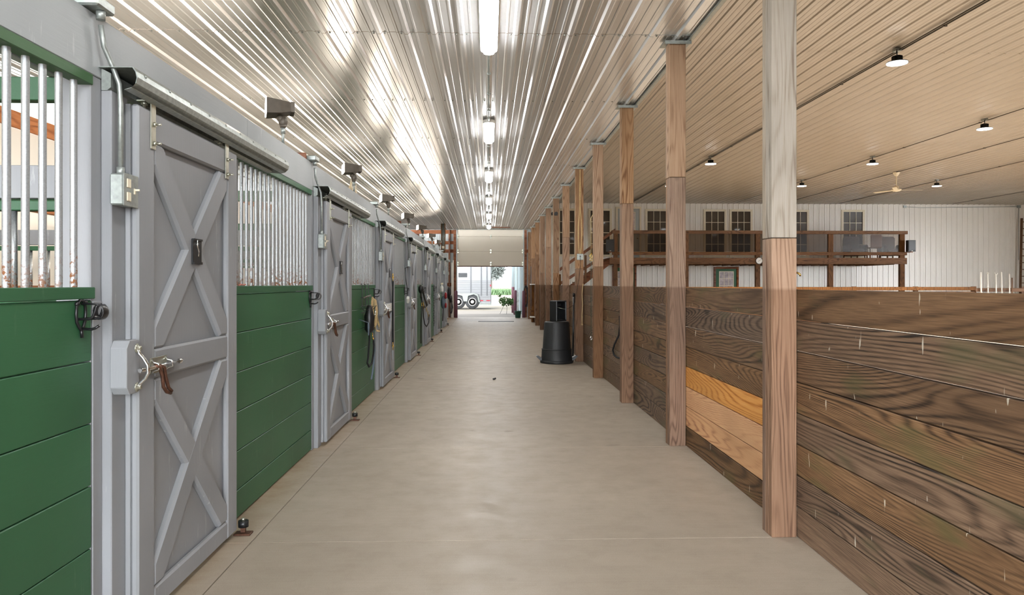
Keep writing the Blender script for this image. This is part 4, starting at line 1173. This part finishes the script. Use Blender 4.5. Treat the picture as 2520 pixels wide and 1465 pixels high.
q.box(xm-.125, xm+.125, Yc+.08, Yc+.10, z0_+.01, z0_+.39, .01, rot, pv)
q.box(xm-.135, xm-.105, Yc-.10, Yc+.10, z0_+.003, z0_+.395, .012, rot, pv); q.box(xm+.105, xm+.135, Yc-.10, Yc+.10, z0_+.003, z0_+.395, .012, rot, pv)
q.box(xm-.13, xm+.13, Yc-.10, Yc+.10, z0_+.003, z0_+.035, .012, rot, pv); q.box(xm-.13, xm+.13, Yc-.10, Yc+.10, z0_+.365, z0_+.395, .012, rot, pv)
q.out('shell', M['plastic2'], t)
q = B(off=o); q.box(xm-.07, xm+.08, Yc+.0, Yc+.075, z0_+.28, z0_+.34, .01, rot, pv); q.out('inner_bracket', M['iron'], t)
B(off=o).tube([Rb((xm-.06, Yc-.02, z0_+.27)), Rb((xm+.05, Yc-.06, z0_+.24)), Rb((xm+.08, Yc-.11, z0_+.23))], .004, 6).out('wire', M['zinc'], t)

# ------------------------------------------------------------------ tack on the stall fronts
def L(px, py, X=-1.55): Y = wy(px, X); return (X, Y, wz(py, X, Y))
# wire rack
o = L(903, 740, -1.58)
t = thing('wire_rack', 'black wire hook rack hung over the green cap before the third door', 'tack rack', o)
q = B(off=o)
for px in (891, 899, 907):
    Y = wy(px, -1.58); q.tube([(-1.60, Y, 1.494), (-1.585, Y, 1.500), (-1.578, Y, 1.48), (-1.578, Y, 1.20), (-1.55, Y, 1.16), (-1.50, Y, 1.18), (-1.48, Y, 1.22)], .005, 6)
for z in (1.33, 1.22, 1.14): q.tube([(-1.575, wy(888, -1.58), z), (-1.575, wy(914, -1.58), z)], .005, 6)
q.out('wires', M['iron'], t)
B(off=o).tube([(-1.54, wy(896, -1.54), 1.33), (-1.54, wy(912, -1.54), 1.35)], .012, 8).out('crossbar', M['bronze'], t)
# black boot
o = L(908, 790, -1.53); Yq = wy(908, -1.53)
t = thing('leather_boot', 'black leather horse boot hanging under the wire rack', 'horse boot', o)
B(off=o).lathe([(.035, .88), (.062, .92), (.058, 1.0), (.066, 1.08), (.045, 1.16), (.03, 1.22), (.02, 1.23)], (-1.525, Yq, 0), 18).out('cuff', M['leather'], t)
B(off=o).tube([(-1.46, Yq+.05, 1.16), (-1.455, Yq+.02, 1.13), (-1.455, Yq, 1.10)], .008, 6).out('buckle', M['chrome'], t)
# tan strap
o = L(924, 770, -1.52)
t = thing('webbing_strap', 'looped tan webbing straps hanging beside the black boot', 'strap', o)
B(off=o).tube([L(917, 731, -1.53), L(923, 740, -1.5), L(927, 765, -1.49), L(924, 800, -1.5), L(922, 810, -1.52), L(918, 780, -1.54), L(916, 745, -1.54)], .014, 8, flat=(.02, .004), closed=True).out('large_loop', M['rope_tan'], t)
B(off=o).tube([L(927, 780, -1.50), L(932, 800, -1.48), L(934, 815, -1.48), L(926, 814, -1.49), L(923, 800, -1.5), L(924, 785, -1.51)], .012, 8, flat=(.016, .004), closed=True).out('small_loop', M['rope_tan'], t)
# lead rope loop
o = L(910, 860, -1.52)
t = thing('lead_rope', 'black lead rope looping low under the leather boot, brass snap', 'rope', o)
B(off=o).tube([L(909, 795, -1.55), L(909, 840, -1.55), L(906, 880, -1.54), L(904, 894, -1.53), L(908, 903, -1.52), L(915, 895, -1.52), L(919, 870, -1.52), L(920, 850, -1.52), L(919, 838, -1.52)], .012, 8).out('rope', M['rope_black'], t)
q = B(off=o); c0 = Vector(L(917, 826, -1.52)); q.tube([c0+Vector((0, .02*math.cos(a), .035*math.sin(a))) for a in [2*PI*i/12 for i in range(12)]], .005, 6, closed=True); q.ball(L(918, 834, -1.52), .015, 8); q.out('snap', M['brass'], t)
# carabiner
c0 = Vector(L(907, 810, -1.48)); q = B(off=c0); q.tube([c0+Vector((0, (.03+.015*math.sin(a))*math.cos(a), .075*math.sin(a))) for a in [2*PI*i/18 for i in range(18)]], .007, 8, closed=True)
q.tube([Vector((-1.602, c0.y, c0.z+.12)), c0+Vector((0, 0, .075))], .005, 6)
tag(q.out('carabiner', M['grey_web']), 'large grey carabiner hanging before the black lead rope', 'carabiner')
q = B(off=L(917, 880, -1.545)); q.tube([L(913, 790, -1.535), L(920, 830, -1.535), L(922, 860, -1.535), L(919, 900, -1.535), L(914, 934, -1.54)], .008, 8, flat=(.012, .004))
tag(q.out('webbing_strap', M['grey_web']), 'thin grey blue strap trailing almost to the floor', 'strap')
# rope on door 3 edge
X = -1.475; Yd = wy(967, X); o = (X, Yd, 1.2)
t = thing('lead_rope', 'straight black lead rope with brass snaps at both ends on the third door', 'rope', o)
B(off=o).tube([(X, Yd, wz(692, X, Yd)), (X-.004, Yd, 1.2), (X, Yd, wz(845, X, Yd))], .013, 8).out('rope', M['rope_black'], t)
for py in (683, 852):
    z = wz(py, X, Yd); q = B(off=o)
    for dz in (-.03, .03): q.tube([(X, Yd+.022*math.cos(a), z+dz+.028*math.sin(a)) for a in [2*PI*i/12 for i in range(12)]], .006, 6, closed=True)
    q.ball((X, Yd, z), .018, 8); q.out('snap', M['brass'], t)
# tag hanging by cord at the fourth jamb
X = -1.5; o = L(1003, 737, X)
t = thing('hanging_tag', 'small white tag on a black cord under the fourth outlet box', 'tag', o)
B(off=o).tube([(-1.53, jy(3)+.06, 1.835), L(997, 660, X), L(999, 690, X), L(1003, 715, X), L(1003, 728, X)], .006, 6).out('cord', M['rope_black'], t)
Y = wy(1003, X); z = wz(738, X, Y); B(off=o).box(X-.02, X+.03, Y-.05, Y+.05, z-.05, z+.05, .01, Matrix.Rotation(.5, 3, 'X')).out('plate', M['white'], t)
# halters at fourth front
o = L(1040, 760, -1.52)
t = thing('halter', 'tangle of black halter straps hanging left of the fifth stall door', 'halter', o)
B(off=o).tube([L(1036, 707, -1.5), L(1040, 715, -1.47), L(1045, 735, -1.46), L(1051, 752, -1.45), L(1046, 758, -1.47), L(1040, 748, -1.5), L(1036, 730, -1.52)], .014, 8, closed=True, flat=(.02, .008)).out('headstall', M['leather'], t)
B(off=o).ball(L(1036, 712, -1.5), .10, 10, (.6, .9, 1)).out('padding', M['leather'], t)
B(off=o).tube([L(1038, 735, -1.5), L(1037, 765, -1.5), L(1036, 800, -1.52), L(1036, 845, -1.54)], .012, 8).out('long_strap', M['leather'], t)
B(off=o).tube([L(1040, 740, -1.5), L(1042, 780, -1.48), L(1045, 798, -1.47), L(1050, 804, -1.46), L(1055, 795, -1.45), L(1056, 775, -1.45)], .011, 8).out('looped_rein', M['rope_black'], t)
q = B(off=o)
for i, (px, py) in enumerate(((1038, 750), (1043, 755), (1049, 763), (1053, 770), (1055, 778), (1056, 786), (1042, 748))):
    c0 = Vector(L(px, py, -1.46)); q.tube([c0+Vector((0, .03*math.cos(a), .045*math.sin(a))) for a in [2*PI*j/10 for j in range(10)]], .006, 6, closed=True)
q.out('brass_fittings', M['brass'], t)
# chain at fifth front
o = L(1068, 750, -1.53)
t = thing('chain', 'dark chain hanging left of the sixth stall door', 'chain', o); q = B(off=o)
for i in range(16):
    c0 = Vector(L(1068, 706+6.2*i, -1.53)); ax = Vector((0, .02, 0)) if i % 2 else Vector((.02, 0, 0))
    q.tube([c0+ax*math.cos(a)+Vector((0, 0, .045*math.sin(a))) for a in [2*PI*j/8 for j in range(8)]], .006, 5, closed=True)
q.out('links', M['iron'], t)
B(off=o).tube([(-1.60, c0.y, wz(704, -1.53, c0.y)), (-1.53, c0.y, wz(705, -1.53, c0.y))], .008, 6).out('wire_hook', M['iron'], t)
# spray bottle + red bag + grey rope at sixth front
yS = wy(1087, -1.5); zS = wz(718, -1.5, yS); o = (-1.5, yS, zS)
t = thing('spray_bottle', 'white spray bottle hung beside the farthest stall door', 'bottle', o)
B(off=o).lathe([(.05, 0), (.055, .02), (.055, .14), (.02, .20), (.018, .22)], (-1.5, yS, zS), 16).out('bottle', M['white'], t)
B(off=o).box(-1.53, -1.45, yS-.02, yS+.02, zS+.22, zS+.28, .01).out('trigger_head', M['ivory'], t)
B(off=o).tube([(-1.60, yS, zS+.16), (-1.55, yS, zS+.14), (-1.55, yS, zS+.18)], .006, 6).out('wire_hook', M['iron'], t)
o = L(1091, 740, -1.5); yS = o[1]
t = thing('mesh_bag', 'grey mesh bag with red cloth hanging below the spray bottle', 'bag', o)
q = B(off=o); q.ball((-1.5, yS, wz(745, -1.5, yS)), .16, 10, (.5, .8, 1.35)); q.out('bag', M['grey_web'], t)
for py, s in ((728, .09), (752, .075)):
    B(off=o).ball((-1.42, yS-.05, wz(py, -1.5, yS)), s, 8, (.5, 1, 1.2)).out('red_cloth', M['red_cloth'], t)
q = B(off=o)
for i in range(7): q.tube([(-1.5, yS-.1+.03*i, wz(758, -1.5, yS)), (-1.52, yS-.1+.03*i, wz(790-i % 3*4, -1.5, yS))], .012, 6)
q.out('tassels', M['plastic2'], t)
B(off=o).tube([(-1.60, yS, wz(722, -1.5, yS)), (-1.5, yS, wz(724, -1.5, yS))], .007, 6).out('wire_hook', M['iron'], t)
# tack heap at the end
o = L(1105, 735, -1.5); Y = o[1]
t = thing('harness', 'heap of black harness hanging on the last grey post', 'harness', o)
q = B(off=o); q.ball((-1.5, Y, wz(722, -1.5, Y)), .17, 10, (.5, .8, 1.4)); q.ball((-1.44, Y, wz(735, -1.5, Y)), .13, 10, (.5, 1, 1.2)); q.out('padding', M['leather'], t)
for s in (0, .05, .1): B(off=o).tube([(-1.48+s, Y, wz(740, -1.5, Y)), (-1.49+s, Y-.05, wz(760, -1.5, Y)), (-1.45+s*.5, Y-.05, wz(772, -1.5, Y)), (-1.40+s*.5, Y, wz(758, -1.5, Y)), (-1.40, Y, wz(742, -1.5, Y))], .011, 6).out('strap', M['leather'], t)

B(off=o).tube([(-1.57, 27.40, wz(714, -1.5, Y)), (-1.5, Y, wz(714, -1.5, Y))], .012, 6).out('wire_hook', M['iron'], t)
y = PY[0]; o = (1.84, y+.06, 1.56); q = B(off=o)
q.cyl((1.82, y+.06, 1.566), (1.835, y+.06, 1.566), .012); q.tube([(1.832, y+.06, 1.57), (1.846, y+.05, 1.566), (1.856, y+.04, 1.558), (1.858, y+.04, 1.546)], .006, 8)
tag(q.out('snap_hook', M['brass']), 'small brass hook on the arena side of the nearest timber post', 'hook')
Yt_ = wy(603, -1.57); q = B(off=(-1.58, Yt_, 1.49)); q.tube([(-1.592, Yt_-.05, 1.492), (-1.59, Yt_-.02, 1.498), (-1.592, Yt_+.03, 1.493), (-1.59, Yt_+.07, 1.496)], .005, 6)
M['pink'] = plain('pink twine', srgb(196, 130, 116), .9); tag(q.out('baling_twine', M['pink']), 'scrap of pink twine on the green cap past the first door', 'twine')
X_ = .08; Y_ = 11.45; q = B(off=(X_, Y_, 0)); q.ball((X_, Y_, .012), .022, 7, (1.2, 1, .6)); q.ball((X_+.02, Y_+.01, .018), .014, 6)
tag(q.out('dirt_clod', M['plastic2']), 'small dark clod lying in the middle of the aisle floor', 'dirt')
# ------------------------------------------------------------------ far end odds and ends
def cylinder_thing(name, x, y, r, z, m, lab, cat, group=None):
    q = B(off=(x, y, 0)); q.lathe([(r, 0), (r, z-.04), (r*.8, z-.01), (r*.3, z)], (x, y, 0), 18); tag(q.out(name, M[m]), lab, cat, group)
cylinder_thing('bollard', DX0-.02, YE-.35, .075, 1.2, 'maroon', 'maroon bollard at the left jamb of the overhead door', 'bollard', 'maroon bollards')
cylinder_thing('bollard', DX1-.02, YE-.35, .075, 1.2, 'maroon', 'maroon bollard at the right jamb of the overhead door, by the coiled hose', 'bollard', 'maroon bollards')
cylinder_thing('bollard', wx(1268, 35.6), 35.6, .08, 1.2, 'maroon', 'maroon bollard outside, nearer of the two by the pale blue wall', 'bollard', 'maroon bollards')
cylinder_thing('bollard', wx(1262.5, 38.0), 38.0, .08, 1.35, 'maroon', 'maroon bollard outside, farther of the two by the pale blue wall', 'bollard', 'maroon bollards')
x0_ = wx(1110.5, YE-.3); q = B(off=(x0_, YE-.3, 0)); q.box(x0_, x0_+.06, YE-.30, YE-.27, 0, 2.45, .004); q.box(x0_+.065, x0_+.11, YE-.30, YE-.27, 0, 2.55, .004)
tag(q.out('trim_boards', M['pvc']), 'pair of tall white boards leaning left of the overhead door', 'board')
# coiled hose
X, Y = wx(1294, YE-.35), YE-.3; o = (X, Y, 1.3); q = B(off=o)
for i in range(9):
    r1, r2 = .08+.004*i, .42+.02*(i % 3); zc = .92+.02*(i % 4)
    q.tube([(X+.02*(i-4)/4+r1*math.cos(a), Y-.02*(i % 3), zc+r2*math.sin(a)) for a in [2*PI*j/22 for j in range(22)]], .011, 6, closed=True)
tag(q.out('coiled_hose', M['plastic2']), 'coiled grey hose hung beside the right jamb of the overhead door', 'hose')
q = B(off=(X+.2, Y, 0)); q.cyl((X+.2, Y, 0), (X+.14, Y+.05, 2.05), .02); q.cyl((X+.14, Y+.05, 1.85), (X+.139, Y+.05, 2.15), .035); tag(q.out('broom_handle', M['white']), 'white pole leaning between the coiled hose and the last timber post', 'pole')
# lead rope at last post
y = PY[11]; q = B(off=(1.80, y-.032, 1)); q.tube([(1.80, y-.023, 2.2), (1.80, y-.023, .5)], .02, 8); q.ball((1.80, y-.032, 2.22), .03, 8); q.ball((1.80, y-.032, .45), .03, 8)
tag(q.out('lead_rope', M['grey_web']), 'dark blue rope hanging on the last timber post', 'rope')
# shelf unit
y = PY[10]-.62; o = (1.72, y+.3, 0)
t = thing('shelf_unit', 'dark brown shelf unit with white boards between the far posts', 'shelf', o)
B(off=o).box(1.66, 1.80, y+.57, y+.60, 0, 1.46, .003).out('side_panel', M['deckZ'], t)
B(off=o).box(1.78, 1.80, y+.02, y+.57, 0, 1.46, .003).out('back_panel', M['deckZ'], t)
B(off=o).box(1.60, 1.81, y, y+.6, 1.465, 1.50, .003).out('top_board', M['white'], t)
B(off=o).box(1.60, 1.78, y, y+.565, .20, .235, .003).out('shelf_board', M['white'], t)
# rod on the floor
Yr = 29.0; q = B(off=(.2, Yr, 0)); q.box(wx(1177, Yr), wx(1265, Yr), Yr-.03, Yr+.03, 0, .02, .004); tag(q.out('threshold_bar', M['iron']), 'thin black bar lying across the aisle floor near the door', 'bar')
# pot + plant
Yp = 32.2; X = wx(1274.5, Yp); o = (X, Yp, 0)
t = thing('flower_pot', 'green plastic pot on the floor at the doorway', 'pot', o)
B(off=o).lathe([(.10, 0), (.115, .01), (.145, .27), (.158, .27), (.158, .31), (.135, .31), (.13, .28), (.02, .26)], (X, Yp, 0), 24).out('pot', M['gpot'], t)
q = B(off=o)
for i in range(5): q.tube([(X+.01*i, Yp, .27), (X+.03*math.sin(i), Yp+.02*i, .6), (X+.02+.04*math.sin(2*i), Yp, 1.0+.08*i)], .006, 5)
q.out('stems', M['white'], t)
rnd = random.Random(4)
def foliage(q, c, r, n_, s, sz=(1, 1, 1)):
    for i in range(n_):
        d = Vector((rnd.gauss(0, 1), rnd.gauss(0, 1), rnd.gauss(0, 1))).normalized()*(rnd.random()**.4)*r
        p = Vector(c)+Vector((d.x*sz[0], d.y*sz[1], d.z*sz[2])); a = Vector((rnd.gauss(0, 1), rnd.gauss(0, 1), rnd.gauss(0, 1))).normalized()
        b_ = a.cross(Vector((rnd.gauss(0, 1), rnd.gauss(0, 1), rnd.gauss(0, 1)))).normalized()
        q.face([p-a*s, p-b_*s*.45, p+a*s, p+b_*s*.45])
Yp = 36.5; X = wx(1249, Yp); o = (X, Yp, 0)
t = thing('potted_plant', 'bushy green and yellow plant on a wire stand outside the doorway', 'plant', o)
q = B(off=o)
foliage(q, (X-.12, Yp, .62), .26, 260, .07, (1.3, 1, .9)); foliage(q, (X+.22, Yp, .60), .22, 220, .07, (1.2, 1, .8)); foliage(q, (X-.42, Yp, .95), .12, 30, .05); q.out('foliage', M['leaf'], t)
q = B(off=o)
for dx in (-.38, -.05, .3): q.tube([(X+dx*.4, Yp, .5), (X+dx, Yp-.1, .0)], .008, 5)
for i in range(4): q.tube([(X-.1, Yp, .5), (X-.2-.06*i, Yp, .8), (X-.42, Yp, .95)], .005, 5)
q.out('stand', M['iron'], t)

# ------------------------------------------------------------------ outside
struct(B().box(-14, 16, YE+.1, 41, -.12, -.01).out('apron', M['apron']), 'concrete apron outside the overhead door')
struct(B().box(-300, 300, 41, 700, -.2, -.03).out('ground', M['gravel']), 'bright gravel yard and field beyond')
struct(B().box(-60, 80, -60, YB-.02, -.2, -.02).out('ground', M['gravel']), 'bright yard behind the camera')
# neighbouring wing wall
q = B(); sheet_wall_x(q, YE+.15, 51, 1.62, 0, 5.4, -1); struct(q.out('wall_wing', M['teal']), 'pale blue siding of the wing outside the overhead door')
q = B()
for y in (36.5, 41, 45.5, 51): q.box(1.57, 1.60, y-.06, y+.06, 0, 5.3)
struct(q.out('trim_8', M['galv']), 'corner trims of the wing outside')
# trailer
TY = 44.0
tx = lambda px: wx(px, TY); tz = lambda py: wz(py, 0, TY)
xr, xl = tx(1209), -9.0
t = thing('horse_trailer', 'white aluminium horse trailer parked beyond the overhead door', 'trailer', ((xl+xr)/2, TY+1, 0)); o = ((xl+xr)/2, TY+1, 0)
B(off=o).box(xl, xr, TY, TY+2.2, tz(748), 3.1, .04).out('body', M['alu'], t)
q = B(off=o); z = tz(692)
while z > tz(745): q.box(tx(1160), xr-.02, TY-.012, TY-.001, z-.012, z+.012); q.box(xl, tx(1157), TY-.012, TY-.001, z-.012, z+.012) if z < tz(690) else None; z -= .10
M['railgrey'] = plain('dark grey rail', srgb(104, 106, 110), .6); q.out('rub_rails', M['railgrey'], t)  # even dark grey so rails and uprights stand out from the skin
for px in (1158.5, 1184, 1198):
    B(off=o).box(tx(px)-.03, tx(px)+.03, TY-.03, TY-.001, tz(727), tz(656) if px < 1170 else 2.6).out('vertical_trim', M['railgrey'], t)
w = B(off=o); w.box(tx(1127), tx(1154), TY-.03, TY-.001, tz(690), tz(665), .06); wf = w.out('window', M['white'], t)
B(off=o).box(tx(1128), tx(1150), TY-.045, TY-.031, tz(683), tz(672), .01).out('pane', M['rubber'], wf)
for px in (1128, 1162.5):
    c = (tx(px), TY-.02, .42); q = B(off=o)
    q.lathe([(.24, -.0), (.40, -.005), (.425, .03), (.425, .17), (.40, .20), (.2, .2)], (c[0], c[1]-.02, c[2]), 36, 'Y'); wh = q.out('tyre', M['rubber'], t)
    q = B(off=o); q.lathe([(.05, -.06), (.07, -.04), (.10, -.0), (.20, .005), (.235, -.02), (.24, .0)], (c[0], c[1]-.02, c[2]), 32, 'Y')
    q.out('rim', M['white'], wh)
    q = B(off=o)
    for i in range(8):
        a = 2*PI*i/8; q.cyl((c[0]+.15*math.cos(a), c[1]-.045, c[2]+.15*math.sin(a)), (c[0]+.15*math.cos(a), c[1]-.02, c[2]+.15*math.sin(a)), .018, seg=6)
    q.out('lug_nuts', M['rubber'], wh)
q = B(off=o); cx = tx(1145); q.prism([(tx(1108), .62), (tx(1113), .88), (tx(1122), .95), (tx(1168), .95), (tx(1176), .86), (tx(1181), .40), (tx(1178), .40), (tx(1174), .80), (tx(1166), .88), (tx(1152), .78), (tx(1150), .45), (tx(1141), .45), (tx(1138), .78), (tx(1124), .88), (tx(1113), .8)], 'Y', TY-.10, TY-.002); q.out('wheel_arch', M['galv'], t)
B(off=o).box(tx(1179), tx(1209), TY-.06, TY-.001, tz(751), tz(747)).out('bumper', M['galv'], t)
for a, c_ in ((1182, 1189), (1197, 1206)): B(off=o).box(tx(a), tx(c_), TY-.02, TY-.001, tz(741), tz(739)).out('reflector', M['lampred'], t)
B(off=o).box(tx(1206), tx(1208.5), TY-.02, TY-.001, tz(705), tz(701)).out('side_marker', M['lampred'], t)
# tree, corn, tree line
Yt = 125; X = wx(1208, Yt); o = (X, Yt, 0)
t = thing('tree', 'grey green spreading tree behind the trailer', 'tree', o)
q = B(off=o)
for i in range(14):
    a = rnd.uniform(0, 6.28); foliage(q, (X+rnd.uniform(-1.5, 1.7), Yt+rnd.uniform(-1.5, 1.5), rnd.uniform(2.8, 5.6)), 1.15, 260, .22)
q.out('crown', M['leafdark'], t)
q = B(off=o); q.cyl((X, Yt, 0), (X, Yt, 3), .28, .18); q.out('trunk', M['bark'], t)
Yc = 100; q = B(off=(2, Yc, 0))
for i in range(5200):
    x = rnd.uniform(-4, 12); y = Yc+rnd.uniform(0, 5); h = rnd.uniform(.6, .95); a = rnd.uniform(0, 6.28); w_ = .09
    q.face([(x-w_*math.cos(a), y-w_*math.sin(a), 0), (x+w_*math.cos(a), y+w_*math.sin(a), 0), (x+.25*math.cos(a), y, h)])
M['corn'] = plain('corn leaf', srgb(92, 120, 80), .6, 0, .3, 1)
tag(q.out('corn_field', M['corn']), 'strip of green corn growing beyond the yard', 'crop', kind='stuff')
M['haze'] = plain('hazy far trees', srgb(150, 156, 154), .9, 0, .08, .05)  # distance haze painted into the trees as a pale grey colour
q = B(off=(0, 420, 0)); x = -140
while x < 160:
    q.ball((x, 420+rnd.uniform(-4, 4), rnd.uniform(0, 2)), rnd.uniform(5, 8.5), 8, (1.6, 1, .9)); x += rnd.uniform(5, 9)
tag(q.out('tree_line', M['haze']), 'pale line of far trees on the horizon beyond the field', 'trees', kind='stuff')
